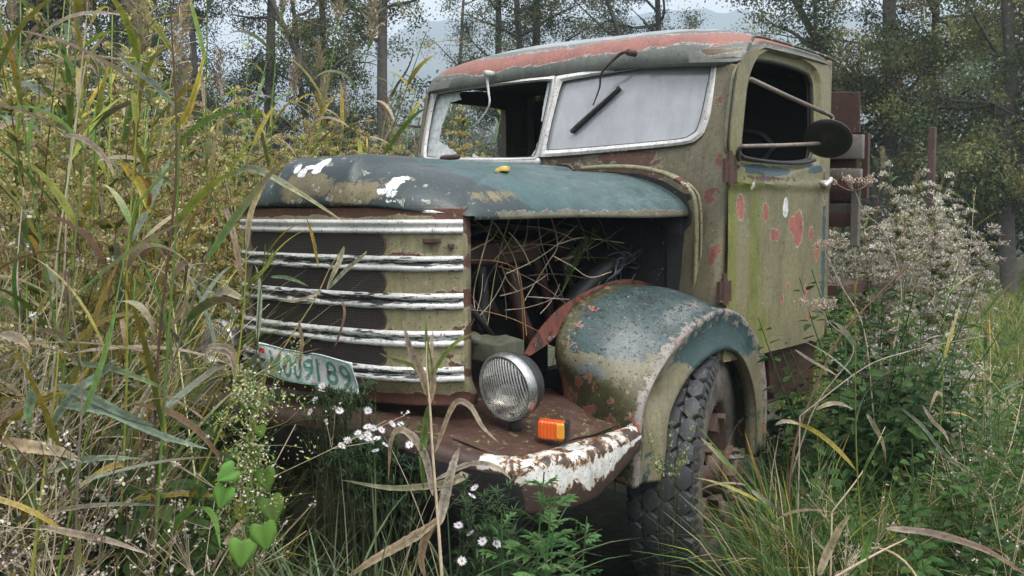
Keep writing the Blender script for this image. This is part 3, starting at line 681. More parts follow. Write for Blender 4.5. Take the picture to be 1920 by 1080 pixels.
SZ = [(1.470, 1.425), (1.357, 1.308), (1.240, 1.188), (1.122, 1.070), (1.008, .958)]  # strips (top, bottom)
for k in range(4):
    z1, z0 = SZ[k][1] + .002, SZ[k + 1][0] - .002; zc, h = (z0 + z1) / 2, (z1 - z0) / 2 - .002; xe = .369
    a = np.linspace(-np.pi / 2, np.pi / 2, 13); loop = [(xe - h + h * math.cos(t), zc + h * math.sin(t)) for t in a] + [(-xe + h - h * math.cos(t), zc - h * math.sin(t)) for t in a]
    nx = 60; xs = np.linspace(-xe, xe, nx); ex = np.clip((np.abs(xs) - (xe - h)) / h, 0, 1); hh = h * np.sqrt(1 - ex ** 2 + 1e-6); V = []
    for x, q in zip(xs, hh):
        for t in np.linspace(-1, 1, 7): V.append(gsurf(x, zc + q * t, .0035))
    V = np.array(V); i = np.arange(nx - 1)[:, None] * 7; j = np.arange(6)[None, :]; F = np.stack([i + j, i + 7 + j, i + 7 + j + 1, i + j + 1], -1).reshape(-1, 4)
    me_ = link_mesh('grille_mesh', V, F, M_mesh, gr)
    # pressed rim round the opening
    lp = np.array([gsurf(np.float64(a_), b_, .003) for a_, b_ in loop]); mb = MB(); tube(mb, np.vstack([lp, lp[:1]]), .0035, 5, False); build('opening_rim', mb, M_rust, gr)
for k, (zt, zb) in enumerate(SZ):
    h = zt - zb; prof = [(0, 1.0), (.007, .97), (.012, .88), (.013, .75), (.010, .64), (.004, .58), (.003, .5), (.004, .42), (.010, .36), (.013, .25), (.012, .12), (.007, .03), (0, 0)]
    xs = np.linspace(-.59, .59, 140); V = []
    for x in xs:
        taper = min(1, (0.595 - abs(x)) / .012) ** .5
        for o_, t in prof: V.append(gsurf(x, zb + h * t, o_ * taper + .001))
    V = np.array(V); n = len(prof); i = np.arange(len(xs) - 1)[:, None] * n; j = np.arange(n - 1)[None, :]; F = np.stack([i + j, i + n + j, i + n + j + 1, i + j + 1], -1).reshape(-1, 4)
    tt = np.tile([p[1] for p in prof], len(xs)); blk = {0: -.42, 1: .08, 2: .14, 3: -.02, 4: .04}[k] + .35 * np.exp(-((tt - .5) / .14) ** 2) * (k > 0) - .35 * np.exp(-((tt - .22) / .15) ** 2) - .3 * np.exp(-((tt - .93) / .1) ** 2) - .15 * sstep(.3, .55, V[:, 0])
    s_ = link_mesh('chrome_strip', V, F, M_strip, gr, attrs={'blk': blk}, autosm=60)
# crank hole, small latch on the shell
mb = MB(); c = gsurf(np.float64(.0), .945, .004); lathe(mb, [(0, .028), (.004, .026), (.004, .020), (-.01, .018), (-.012, 0)], 20, np.array([[0, 1, 0], [-1, 0, 0], [0, 0, 1.]]), c); build('crank_hole', mb, M_dark, gr)
mb = MB(); p = gsurf(np.float64(.52), 1.405, .012); box(mb, p, (.055, .02, .018), rotz(.5)); build('bonnet_latch', mb, M_rust, gr, bevel=.004, smooth=False); mb = MB(); box(mb, gsurf(np.float64(.565), 1.388, .010), (.02, .02, .016), rotz(.8)); build('latch_pin', mb, M_rust, gr, bevel=.004, smooth=False)

# ------------------------------------------------------------------ number plate
def plate():
    A = at(489, 639, (0, 1, 0), -.075); Bp = at(678, 670, (0, 1, 0), -.065); Cc = at(489, 691, (0, 1, 0), -.08); W, H = .50, .112
    cx, cz = (A[0] + Bp[0]) / 2, .984
    def S(s, t, o=0.0): # s in [-.5,.5], t in [-.5,.5]
        s = np.asarray(s, float); t = np.asarray(t, float)
        x = cx + s * (Bp[0] - A[0]); z = cz + t * H + .004 * np.sin(s * 9) - .010 * np.exp(-((s - .02) / .05) ** 2) * (t > .2) - .018 * (s)
        y = -.090 + .03 * s ** 2 - .008 * np.exp(-((s - .02) / .06) ** 2) + .012 * np.sin(t * 5 + s * 6) * np.abs(s) - .018 * (t + .5) * (s > .1) - o
        return np.stack([x, y, z], -1)
    o = bpy.data.objects.new('number_plate', None); COL.objects.link(o); o.parent = truck; o.location = S(0, 0) - wloc(truck); o['label'] = 'bent white number plate with green lettering'
    lp = round_loop(np.array([[-.5, -.5], [-.5, .5], [.5, .5], [.5, -.5]]) * [W, H], .014) / [W, H]
    n = 60; V = S(*np.meshgrid(np.linspace(-.497, .497, n), np.linspace(-.48, .48, 12), indexing='ij')).reshape(-1, 3); i = np.arange(n - 1)[:, None] * 12; j = np.arange(11)[None, :]
    link_mesh('plate_sheet', V, np.stack([i + j, i + 12 + j, i + 12 + j + 1, i + j + 1], -1).reshape(-1, 4), paint('plate_white', (.80, .82, .82), [dict(col=(.3, .27, .22), bias=-.6, amp=1.0, scale=16, soft=.4, depth=0)], rough=.4, grime=.2, seed=3), o, solid=.002)
    gm = simple('plate_green', (.10, .30, .25), .45, 0, .15, 60)
    # raised border
    lp2 = lp * [.985, .93]; q = np.vstack([lp2, lp2[:1]]); q = np.vstack([q[i] + (q[i + 1] - q[i]) * t for i in range(len(q) - 1) for t in np.linspace(0, 1, 6, endpoint=False)]); mb = MB(); tube(mb, S(q[:, 0], q[:, 1], .001), .0018, 5, False); build('plate_border', mb, gm, o)
    def text(t, s0, s1, t0, t1, mat, name, bold=.0):
        cu = bpy.data.curves.new('t', 'FONT'); cu.body = t; cu.size = 1; cu.offset = bold; cu.space_character = 1.12; ob = bpy.data.objects.new('t', cu); COL.objects.link(ob); dg = bpy.context.evaluated_depsgraph_get()
        me = ob.evaluated_get(dg).to_mesh(); v = np.array([x.co[:] for x in me.vertices]); f = [tuple(p.vertices) for p in me.polygons]; bpy.data.objects.remove(ob)
        v = v[:, :2]; v = (v - v.min(0)) / (v.max(0) - v.min(0)); s = s0 + v[:, 0] * (s1 - s0); t = t0 + v[:, 1] * (t1 - t0)
        link_mesh(name, S(s, t, .0022), f, mat, o, smooth=False)
    text('M009', -.375, .095, -.34, .34, gm, 'plate_lettering', .006); text('189', .145, .46, -.34, .34, gm, 'plate_lettering', .006)
    for tt0, cc in ((.18, (.45, .03, .03)), (.02, (.75, .75, .75)), (-.14, (.03, .2, .14))):
        mb = MB(); a, b = np.meshgrid([-.478, -.458, -.44, -.42], [tt0, tt0 + .15], indexing='ij'); V = S(a, b, .0022).reshape(-1, 3); mb.add(V, [(0, 2, 3, 1), (2, 4, 5, 3), (4, 6, 7, 5)]); build('flag_band', mb, simple('flag', cc, .5, 0, .1), o, smooth=False)
    text('H', -.475, -.43, -.40, -.22, gm, 'country_letter', .01)
    mb = MB(); lathe(mb, [(0, .010), (.004, .008), (.006, 0)], 14, np.array([[0, 1, 0], [-1, 0, 0], [0, 0, 1.]]), S(np.float64(-.20), np.float64(.0), .001)); build('plate_bolt', mb, M_rust, o)
    mb = MB(); lathe(mb, [(0, .009), (.004, .008), (.006, 0)], 14, np.array([[0, 1, 0], [-1, 0, 0], [0, 0, 1.]]), S(np.float64(.26), np.float64(.05), .001)); build('plate_bolt', mb, M_steel, o)
plate()

# ------------------------------------------------------------------ bumper
def bumper():
    P = np.array([(-1.0, .55, .78), (-1.03, .2, .78), (-.97, .0, .79), (-.8, -.08, .80), (-.45, -.115, .818), (0, -.13, .838), (.25, -.13, .846), (.45, -.13, .842), (.62, -.13, .825), (.78, -.10, .80), (.90, -.04, .787), (.97, .06, .781), (1.0, .20, .778), (.985, .36, .777), (.955, .52, .776), (.93, .64, .776)])
    Q = spline(P, 10); T = np.gradient(Q, axis=0); T[:, 2] = 0; T /= np.linalg.norm(T, axis=1)[:, None]; N = np.c_[T[:, 1], -T[:, 0], 0 * T[:, 0]]  # outward
    H = np.interp(Q[:, 0], [-1, 0, .6, .9], [.185, .185, .18, .165]); H = np.where(Q[:, 1] > .3, H * np.interp(Q[:, 1], [.3, .64], [1, .55]), H)
    prof = []
    for a in np.linspace(0, np.pi / 2, 6): prof.append((-.035 + .035 * math.sin(a), -.03 + .03 * math.cos(a), 0))
    sec = [(-.25, 0, 0), (-.15, 0, 0), (-.05, 0, 0)] + prof + [(0.004, 0, .35), (.004, 0, .65)] + [(-.02 + .02 * math.cos(a), -.02 * math.sin(a) + .02 , 1) for a in np.linspace(0, np.pi / 2, 4)] + [(-.08, -0.0, 1)]
    V = []
    for q, n_, h in zip(Q, N, H):
        kf = float(np.interp(q[1], [.15, .5], [1, .12]))
        for o_, dz, t in sec: V.append(q + n_ * (o_ * kf if t == 0 and o_ < -.04 else o_) + [0, 0, dz - h * t])
    V = np.array(V); k = len(sec); i = np.arange(len(Q) - 1)[:, None] * k; j = np.arange(k - 1)[None, :]; F = np.stack([i + j, i + j + 1, i + k + j + 1, i + k + j], -1).reshape(-1, 4)
    # clamp the deck's inner points so they do not fold
    x, y, z = V.T; sec_o = np.tile([s_[0] for s_ in sec], len(Q)); tt = np.tile([s_[2] for s_ in sec], len(Q)); deckq = (sec_o < -.04) & (tt == 0)
    V[deckq, 0] = np.clip(V[deckq, 0], -.9, .9)
    V[:, 1] += .006 * np.sin(V[:, 0] * 17) * (tt > .2)
    x, y, z = V.T
    arc = sstep(.52, .60, x) ; endm = np.maximum(sstep(.60, .72, x - .3 * tt + .0), 0)
    white = np.where(deckq, -1 + 1.1 * sstep(-.12, -.05, sec_o) * sstep(.77, .84, x), np.where(tt == 0, .05 * sstep(.78, .84, x) - .9 * sstep(.84, .78, x), (sstep(.87, .94, x) * .72 - .46 - 1.5 * sstep(.3, .6, tt) * sstep(1.04, .95, x) + .3 * sstep(.9, 1.0, x) + .25 * sstep(.2, .45, y) - .5 * (tt > .8))))
    white = np.where((tt > .05) & (x < .90), -1, white)
    att = {'white': white, 'blk': np.where(tt > .05, .8 - 1.6 * sstep(.91, .96, x), -.55), 'deck': np.where(deckq, .6, -1.)}
    b = link_mesh('bumper', V, F, M_bump, truck, attrs=att, solid=.006, autosm=60); b['label'] = 'heavy rusty bumper with flaked white end'
    # deck plate behind the beam
    mb = MB(); ys = np.linspace(-.02, .78, 20); xs = np.linspace(-.93, .93, 60); X, Y = np.meshgrid(xs, ys, indexing='ij'); Y = np.where(np.abs(X) > .5, -.02 + (Y + .02) * (1 - .2 * sstep(.5, .8, np.abs(X)) - .06), Y); X = np.clip(X, -.93, .88); Zd = np.interp(X, [-.9, 0, .45, .7, .95], [.775, .828, .832, .818, .77]) + .003 * np.sin(X * 30) * np.sin(Y * 25)
    V = np.stack([X, Y, Zd], -1).reshape(-1, 3); nv = 20; i = np.arange(59)[:, None] * nv; j = np.arange(19)[None, :]; F = np.stack([i + j, i + nv + j, i + nv + j + 1, i + j + 1], -1).reshape(-1, 4)
    link_mesh('bumper_deck', V, F, M_bump, b, attrs={'white': np.full(len(V), -2.), 'blk': np.full(len(V), -1.0), 'deck': np.full(len(V), .6)}, solid=.006)
    return b
bump = bumper()

# ------------------------------------------------------------------ fenders
def fender(sx):
    inner = np.array([(.56, .71, .55), (.56, .71, .66), (.56, .71, .76), (.56, .70, .88), (.56, .665, .99), (.56, .70, 1.09), (.56, .81, 1.165), (.56, .97, 1.203), (.56, 1.15, 1.21), (.56, 1.38, 1.165), (.56, 1.5, 1.05), (.56, 1.6, .9), (.56, 1.66, .72), (.56, 1.66, .5)])
    ridge = np.array([(.89, .655, .50), (.895, .65, .62), (.90, .65, .74), (.90, .66, .81), (.90, .70, .88), (.90, .78, .955), (.90, .90, 1.03), (.90, 1.04, 1.085), (.90, 1.22, 1.125), (.90, 1.40, 1.09), (.90, 1.53, 1.01), (.90, 1.62, .91), (.90, 1.66, .77), (.90, 1.66, .5)])
    arch = np.array([(.915, .80, .50), (.918, .82, .58), (.918, .828, .66), (.918, .835, .73), (.918, .865, .80), (.918, .93, .86), (.918, 1.01, .915), (.918, 1.12, .957), (.918, 1.26, .972), (.918, 1.39, .935), (.918, 1.475, .865), (.918, 1.525, .78), (.918, 1.55, .66), (.918, 1.56, .5)])
    K = 9; A, R_, C_ = spline(inner, K), spline(ridge, K), spline(arch, K); n = len(A)
    cen = np.array([.75, 1.18, .70]); rows = []
    for t in np.linspace(0, 1, 22):
        q = A * (1 - t) + R_ * t; d = (q - cen) * [0, 1, 1]; d /= np.linalg.norm(d, axis=1)[:, None]
        q = q + d * (.045 * math.sin(math.pi * t) ** .8)[..., None] if False else q + d * (.014 * math.sin(math.pi * min(1, t * 1.02)))
        rows.append(q)
    d = (R_ - cen) * [0, 1, 1]; d /= np.linalg.norm(d, axis=1)[:, None]
    rows.append(R_ + [.010, 0, 0] - d * .004); rows.append(R_ + [.016, 0, 0] - d * .014); rows.append(R_ + [.012, 0, 0] - d * .028)
    for t in np.linspace(.25, 1, 9):
        q = (R_ + [.006, 0, 0] - d * .03) * (1 - t) + C_ * t
        dent = np.exp(-(((q[:, 1] - .78) / .09) ** 2 + ((q[:, 2] - .86) / .07) ** 2)); q[:, 0] -= .022 * dent + .008 * math.sin(math.pi * t); rows.append(q)
    rows.append(C_ + [-.004, .006, -.008]); rows.append(C_ + [-.02, 0, 0]); rows.append(C_ + [-.05, 0, 0])
    V = np.vstack(rows); m = len(rows); i = np.arange(m - 1)[:, None] * n; j = np.arange(n - 1)[None, :]
    F = np.stack([i + j, i + n + j, i + n + j + 1, i + j + 1], -1).reshape(-1, 4)
    V[:, 1] += .0035 * np.sin(V[:, 2] * 19 + V[:, 0] * 8); V[:, 2] += .003 * np.sin(V[:, 1] * 15 + V[:, 0] * 21)
    x, y, z = V.T; row = np.repeat(np.arange(m), n); u = row / (m - 1.)
    skirt = row > 24
    teal = np.where(~skirt, sstep(.84, 1.13, z + .10 * (y - .8) - .12 * (x - .7)) * 1.9 - .95 - .5 * sstep(.06, .0, x - .56), sstep(.86, 1.02, z) * 1.5 - .55 - .5 * sstep(1.05, .85, y) * (z > .75) + .5 * sstep(.74, .66, z))
    V0 = V.copy(); fx = lambda px, py, X=.75: at(px, py, (0, 1, 0), .72)
    V[:, 2] = V[:, 2] + .055 * sstep(.74, .50, V[:, 2]) * (V[:, 1] < .86)
    att = {'teal': teal, 'pale': np.where(~skirt, spots(V, [((.80, .80, 1.02), (.12, .16, .13)), ((.84, 1.1, 1.12), (.06, .3, .1)), ((.70, .66, .92), (.1, .1, .08))], 1.1), -1),
           'moss': np.where(~skirt, .9 * sstep(.98, .84, z) + .6 * sstep(.64, .58, x) - .1, spots(V, [((.9, .75, .95), (.1, .1, .1))], .9)),
           'red': np.where(~skirt, .24 * sstep(1.05, .8, z) + .2 * sstep(.7, .57, x) - .02, -.9), 'ridge': np.where((row > 19) & (row < 26), .42 - .13 * np.abs(row - 22.5), -1.), 'spk': np.where(~skirt, .05 + .22 * sstep(.95, 1.1, z), -.12)}  # ridge masks the painted highlight band
    if sx < 0: V = V * [-1, 1, 1]; F = F[:, ::-1]
    f = link_mesh('front_mudguard', V, F, M_fend, truck, attrs=att, solid=.003, offset=0, autosm=50)
    # inner flange with bolts: runs out in a point above the lamp
    fo_ = spline(np.array([(.555, .49, 1.005), (.553, .57, 1.072), (.552, .71, 1.150), (.552, .95, 1.212), (.552, 1.16, 1.225), (.552, 1.40, 1.185)]), 8)
    fi_ = spline(np.array([(.560, .515, .995), (.560, .64, 1.035), (.560, .765, 1.115), (.560, .965, 1.182), (.560, 1.16, 1.192), (.560, 1.38, 1.150)]), 8)
    V = np.vstack([fi_, fo_]) * [sx, 1, 1]; n2 = len(fo_); j = np.arange(n2 - 1); mb = MB(); mb.add(V, [np.stack([j, j + 1, n2 + j + 1, n2 + j], -1)])
    fl = build('mudguard_flange', mb, M_flange, f, solid=.004, smooth=False)
    a_ = fi_; d = (fo_ - fi_); d /= np.linalg.norm(d, axis=1)[:, None]
    for t in (.20, .48, .74):
        p = a_[int(t * (n2 - 1))] + d[int(t * (n2 - 1))] * .016; mb = MB(); lathe(mb, [(0, .011), (.006, .010), (.008, .005), (.008, 0)], 6, np.diag([-1, 1, -1.]) if False else np.eye(3), (p + [.0, 0, 0]) * [sx, 1, 1]); build('flange_bolt', mb, M_steel, f, smooth=False)
    # inner apron closing the wheel house toward the engine
    return f
fender(1); fr_ = fender(-1)

# ------------------------------------------------------------------ wheels
M_tyre = paint('tyre_rubber', (.034, .036, .040), [dict(col=(.15, .13, .105), attr='dust', bias=.05, amp=.7, scale=14, soft=.5, depth=0), dict(col=(.15, .14, .12), attr='grv', bias=.1, amp=.6, scale=20, soft=.3, depth=0)], rough=.55, grime=.25, seed=2, bump=.25)
M_hub = paint('hub_rust', (.10, .06, .042), [dict(col=(.12, .045, .025), bias=-.2, amp=1.1, scale=10, soft=.2), dict(col=(.04, .03, .025), bias=-.5, amp=1.1, scale=7, soft=.3, seed=3)], rough=.6, grime=.4, seed=4)
def wheel(c, steer, sx):
    w_ = bpy.data.objects.new('wheel', None); COL.objects.link(w_); w_.parent = truck; w_.location = np.array(c) - wloc(truck)
    Rz = rotz(steer) if sx > 0 else rotz(steer) @ np.diag([-1, 1, 1.])
    R, W = .478, .245
    prof = [(.085, .262), (.105, .268), (.118, .29), (.124, .33), (.126, .37), (.122, .41), (.112, .437), (.098, .452), (.06, .459), (0, .461), (-.06, .459), (-.098, .452), (-.112, .437), (-.122, .41), (-.126, .37), (-.118, .29), (-.085, .262)]
    pr = spline(np.array([(a, b, 0) for a, b in prof]), 3)[:, :2]
    mb = MB(); lathe(mb, pr, 120, Rz, c); nb = sum(len(v) for v in mb.v); side = np.repeat(np.abs(pr[:, 0]), 120); rr = np.repeat(pr[:, 1], 120)
    dust = list(np.where(rr > .445, -.6, .35)); grv = list(np.where(rr > .449, .25, -1.))
    # sidewall ribs
    # tread: staggered rows of domed hexagonal blocks
    NB = 34
    for ri, x0 in enumerate((-.087, -.029, .029, .087)):
        for b in range(NB):
            a0 = (b + .5 * (ri % 2)) * 2 * math.pi / NB; pitch = 2 * math.pi * R / NB
            hw, hl = .0285, pitch * .60; V = []
            outerrow = abs(x0) > .05
            for lv, (k, hgt) in enumerate(((1.0, .455), (.97, .472), (.86, R), (.55, R + .0012))):
                for ax_, bx_ in ((-1, .5), (0, 1), (1, .5), (1, -.5), (0, -1), (-1, -.5)):
                    xx = x0 + ax_ * hw * k * (1.12 if outerrow and ax_ * x0 > 0 else 1); drop = .010 * max(0, (abs(xx) - .06) / .06) ** 2
                    aa = a0 + bx_ * hl * k / R; r = hgt - drop; V.append([xx, r * math.sin(aa), r * math.cos(aa)])
            V = np.array(V) @ Rz.T + c; fs = [tuple(l * 6 + np.array([q, (q + 1) % 6, 6 + (q + 1) % 6, 6 + q])) for l in range(3) for q in range(6)] + [tuple(range(18, 24))]
            mb.add(V, [tuple(int(v) for v in f) for f in fs]); dust += [-.2] * 6 + [-.55] * 18; grv += [.3] * 6 + [-1] * 18
        # shoulder lugs
    for s_ in (-1, 1):
        for b in range(NB * 2):
            a0 = b * math.pi / NB; V = []
            for xx, r in ((.104, .455), (.118, .440), (.126, .412)):
                for q in (-.22, .22): V.append([s_ * (xx + .004), r * math.sin(a0 + q * 2 * math.pi / NB / 2 * 1.3), r * math.cos(a0 + q * 2 * math.pi / NB / 2 * 1.3)]); 
            V = np.array(V) @ Rz.T + c; mb.add(V, [(0, 1, 3, 2), (2, 3, 5, 4)]); dust += [-.1] * 6; grv += [-1] * 6
    Vt = np.concatenate(mb.v); ty = link_mesh('tyre', Vt, mb.f, M_tyre, w_, attrs={'dust': dust, 'grv': grv}, autosm=35)
    mb = MB(); lathe(mb, [(.088, .262), (.096, .268), (.100, .262), (.090, .250), (.05, .245), (.03, .235), (.025, .21), (.04, .175), (.045, .16), (.045, .12)], 64, Rz, c); build('rim', mb, M_hub, w_, autosm=45)
    mb = MB(); lathe(mb, [(.02, .165), (.045, .163), (.058, .15), (.060, .118), (.075, .10), (.10, .088), (.14, .082), (.150, .084), (.152, .108), (.166, .110), (.170, .104), (.172, .07), (.188, .066), (.198, .055), (.20, .0)], 48, Rz, c)
    for q in range(5):   # spokes of the cast hub
        a = q * 2 * math.pi / 5 + .3; V = Rz @ np.array([.07, .19 * math.sin(a), .19 * math.cos(a)]) + c; box(mb, V, (.07, .07, .07), Rz @ rotx(-a))
    build('hub', mb, M_hub, w_, autosm=40)
    for q in range(8):
        a = q * 2 * math.pi / 8 + .2; p = Rz @ np.array([.19, .09 * math.sin(a), .09 * math.cos(a)]) + c; d = Rz @ np.array([1., 0, 0]); p = p - d * .022; mb = MB(); tube(mb, [p, p + d * .022], .012, 6); tube(mb, [p, p + d * .035], .007, 8); build('wheel_nut', mb, M_steel if q % 2 else M_hub, w_, smooth=False)
    for q in range(5):
        a = q * 2 * math.pi / 5 + .3; p = Rz @ np.array([.10, .215 * math.sin(a), .215 * math.cos(a)]) + c; d = Rz @ np.array([1., 0, 0]); mb = MB(); tube(mb, [p, p + d * .03], .017, 6); build('rim_clamp', mb, M_hub, w_, smooth=False)
    return w_
wheel(np.array([.765, 1.27, .475]), rad(16), 1); wheel(np.array([-.765, 1.27, .475]), rad(16), -1)

# ------------------------------------------------------------------ headlight
def headlight(c, n, name='headlight', miss=False):
    h = bpy.data.objects.new(name, None); COL.objects.link(h); h.parent = truck; h.location = np.array(c) - wloc(truck)
    a = np.array(n, float); a /= np.linalg.norm(a); b = np.cross(a, [0, 0, 1]); b /= np.linalg.norm(b); Mx = np.c_[a, b, np.cross(a, b)]
    mb = MB(); lathe(mb, [(-.005, .104), (-.02, .106), (-.045, .103), (-.075, .09), (-.10, .065), (-.115, .03), (-.118, 0)], 48, Mx, c); tube(mb, [np.array(c) - a * .04 - [0, 0, .09], np.array(c) - a * .04 - [0, 0, .155]], [.018, .022], 10); build('lamp_bowl', mb, M_dark, h)
    mb = MB(); lathe(mb, [(-.022, .107), (-.01, .111), (.006, .110), (.014, .104), (.013, .099), (.006, .097)], 56, Mx, c)
    build('lamp_rim', mb, paint('chrome_rim', (.55, .55, .54), [dict(col=(.14, .07, .04), bias=-.55, amp=1.3, scale=16, soft=.15)], rough=.22, metal=.85, grime=.25, seed=6), h, autosm=50)
    # reflector + bulb shade behind ribbed glass
    mb = MB(); lathe(mb, [(.004, .097), (-.02, .088), (-.045, .07), (-.062, .045), (-.068, .015), (-.068, 0)], 48, Mx, c); build('reflector', mb, simple('mirror_bowl', (.62, .60, .57), .16, .95, .2, 12), h)
    mb = MB(); p = np.array(c) - a * .03; box(mb, p + [0, 0, -.012], (.05, .055, .03), Mx); build('bulb_shade', mb, simple('bulb_shade', (.6, .6, .6), .4, 0, .1), h, smooth=False, bevel=.004)
    m, nt, bs, out = newmat('ribbed_lens'); co = nt.nodes.new('ShaderNodeTexCoord'); wv = nt.nodes.new('ShaderNodeTexWave'); wv.inputs['Scale'].default_value = 30; mp = nt.nodes.new('ShaderNodeMapping'); nt.links.new(co.outputs['Object'], mp.inputs[0]); mp.inputs['Rotation'].default_value = (0, .25, 0); nt.links.new(mp.outputs[0], wv.inputs['Vector'])
    gl = nt.nodes.new('ShaderNodeBsdfGlossy'); gl.inputs['Roughness'].default_value = .12; gl.inputs[0].default_value = (.85, .85, .85, 1); tr = nt.nodes.new('ShaderNodeBsdfTransparent'); tr.inputs[0].default_value = (.86, .85, .82, 1); df = nt.nodes.new('ShaderNodeBsdfDiffuse'); df.inputs[0].default_value = (.5, .5, .48, 1)
    m1 = nt.nodes.new('ShaderNodeMixShader'); m2 = nt.nodes.new('ShaderNodeMixShader'); bp = nt.nodes.new('ShaderNodeBump'); bp.inputs['Strength'].default_value = .9; bp.inputs['Distance'].default_value = .004; nt.links.new(wv.outputs[1], bp.inputs['Height']); nt.links.new(bp.outputs[0], gl.inputs['Normal']); nt.links.new(bp.outputs[0], df.inputs['Normal'])
    nt.links.new(mapr(nt, wv.outputs[1], .4, .8, .05, .55), m1.inputs[0]); nt.links.new(tr.outputs[0], m1.inputs[1]); nt.links.new(df.outputs[0], m1.inputs[2]); m2.inputs[0].default_value = .22; nt.links.new(m1.outputs[0], m2.inputs[1]); nt.links.new(gl.outputs[0], m2.inputs[2]); nt.links.new(m2.outputs[0], out.inputs[0])
    mb = MB(); lathe(mb, [(.008, .098), (.016, .085), (.022, .06), (.026, .03), (.027, 0)], 48, Mx, c); build('lens', mb, m, h)
    return h
HL = at(950, 727, (0, 1, 0), .17); headlight(HL, (-.06, -1, -.14))
headlight(np.array([-HL[0], HL[1], HL[2] + .01]), (.02, -1, -.05))

# ------------------------------------------------------------------ engine bay
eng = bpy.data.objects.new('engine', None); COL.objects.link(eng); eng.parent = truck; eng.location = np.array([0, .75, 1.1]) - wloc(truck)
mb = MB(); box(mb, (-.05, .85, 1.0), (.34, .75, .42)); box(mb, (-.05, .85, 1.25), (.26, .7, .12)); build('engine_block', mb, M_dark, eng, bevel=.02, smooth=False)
for k in range(5): mb = MB(); p = np.array([.16, .55 + .14 * k, 1.17]); tube(mb, spline([p, p + [.06, 0, -.01], p + [.09, .02, -.07]], 4), .02, 10); build('exhaust_port', mb, M_engred, eng)
B = lambda px, py, X: atX(px, py, X)
mb = MB(); P, F = rbox(B(925, 473, .33), (.14, .42, .085)); link_mesh('coolant_tank', P, F, M_engred, eng)
mb = MB(); tube(mb, spline([B(958, 470, .33), B(962, 530, .36), B(975, 590, .38), B(1000, 650, .40)], 5), .028, 12); build('manifold_pipe', mb, M_engred, eng)
mb = MB(); tube(mb, spline([B(1030, 640, .40), B(1065, 580, .42), B(1110, 525, .44), B(1150, 495, .46), B(1200, 478, .45)], 5), .038, 12); build('air_hose', mb, M_dark, eng)
mb = MB(); P, F = rbox(B(1170, 480, .30), (.2, .22, .14)); link_mesh('battery_box', P, F, M_dark, eng)
mb = MB(); tube(mb, [B(866, 556, .52), B(922, 630, .5)], .011, 8); build('radiator_stay', mb, M_dark, eng)
mb = MB(); c = B(876, 655, .56); lathe(mb, [(0, .055), (.012, .05), (.02, .03), (.02, 0)], 24, np.array([[0, 1, 0], [-1, 0, 0], [0, 0, 1.]]), c + [0, .03, 0]); tube(mb, [B(885, 650, .56), B(890, 640, .56)], .05, 14); build('lamp_socket', mb, M_gbrk, eng)
mb = MB(); P, F = rbox(B(925, 655, .60), (.16, .15, .075)); P[:, 2] += .008 * np.sin(P[:, 0] * 60) * np.sin(P[:, 1] * 50); link_mesh('mossy_filter', P, F, M_gbrk, eng)
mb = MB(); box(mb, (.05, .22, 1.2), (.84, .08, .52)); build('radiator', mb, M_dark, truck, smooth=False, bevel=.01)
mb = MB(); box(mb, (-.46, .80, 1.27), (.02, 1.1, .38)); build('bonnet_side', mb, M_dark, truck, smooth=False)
mb = MB(); 
for sx in (-1, 1): box(mb, (sx * .36, 1.6, .62), (.08, 3.0, .16)); box(mb, (sx * .50, 1.0, .87), (.012, 1.0, .42)) if sx < 0 else None
for yy in (.3, 1.3, 2.4): box(mb, (0, yy, .6), (.7, .09, .12))
tube(mb, [(-.75, 1.27, .48), (.75, 1.27, .48)], .045, 10)
build('chassis_frame', mb, M_dark, truck, smooth=False)
for k, (L_, X_, r_) in enumerate([([(880, 440), (930, 425), (1010, 430), (1100, 440)], .30, .010), ([(1000, 480), (1020, 540), (1030, 600), (1010, 650)], .34, .018), ([(1120, 600), (1090, 560), (1060, 500), (1100, 450)], .28, .014), ([(900, 500), (905, 560), (900, 620)], .40, .022), ([(1180, 560), (1160, 500), (1190, 440)], .38, .012)]):
    mb = MB(); tube(mb, spline([B(a_, b_, X_) for a_, b_ in L_], 5), r_, 8); build('hose', mb, [M_dark, M_engred, M_steel][k % 3], eng)
mb = MB(); c = B(1060, 470, .22); lathe(mb, [(-.03, 0), (-.03, .08), (.0, .085), (.03, .08), (.03, 0)], 28, np.eye(3), c); build('air_filter', mb, M_engred, eng, autosm=40)
rg = np.random.default_rng(5)
for k in range(9):
    o_ = rg.normal(0, .012, (7, 3)); base = [B(1238, 405, .42), B(1225, 440, .46), B(1205, 462, .5), B(1182, 484, .52), B(1165, 500, .52), B(1150, 520, .5), B(1135, 535, .46)]
    s_ = 1 + .7 * abs(k - 4) / 4; P = np.array(base) + o_ * s_ + np.array([0, 0, .010 * (k - 4)]) * np.array([[1.6], [1.2], [.6], [.3], [.3], [.8], [1.5]]); mb = MB(); tube(mb, spline(P, 5), .0032, 5)
    build('wire', mb, simple('wire_sheath', [(.02, .02, .02), (.16, .16, .16), (.03, .05, .08)][k % 3], .4), eng)
# step plate under the door
mb = MB(); prism(mb, [atX(a, b, .84) for a, b in [(1440, 645), (1528, 640), (1524, 732), (1510, 742), (1445, 738)]], (-.02, 0, 0)); prism(mb, [(.84, 1.75, .66), (.84, 2.28, .66), (.55, 2.28, .66), (.55, 1.75, .66)], (0, 0, .012)); build('step_box', mb, M_rust, truck, smooth=False, bevel=.004)

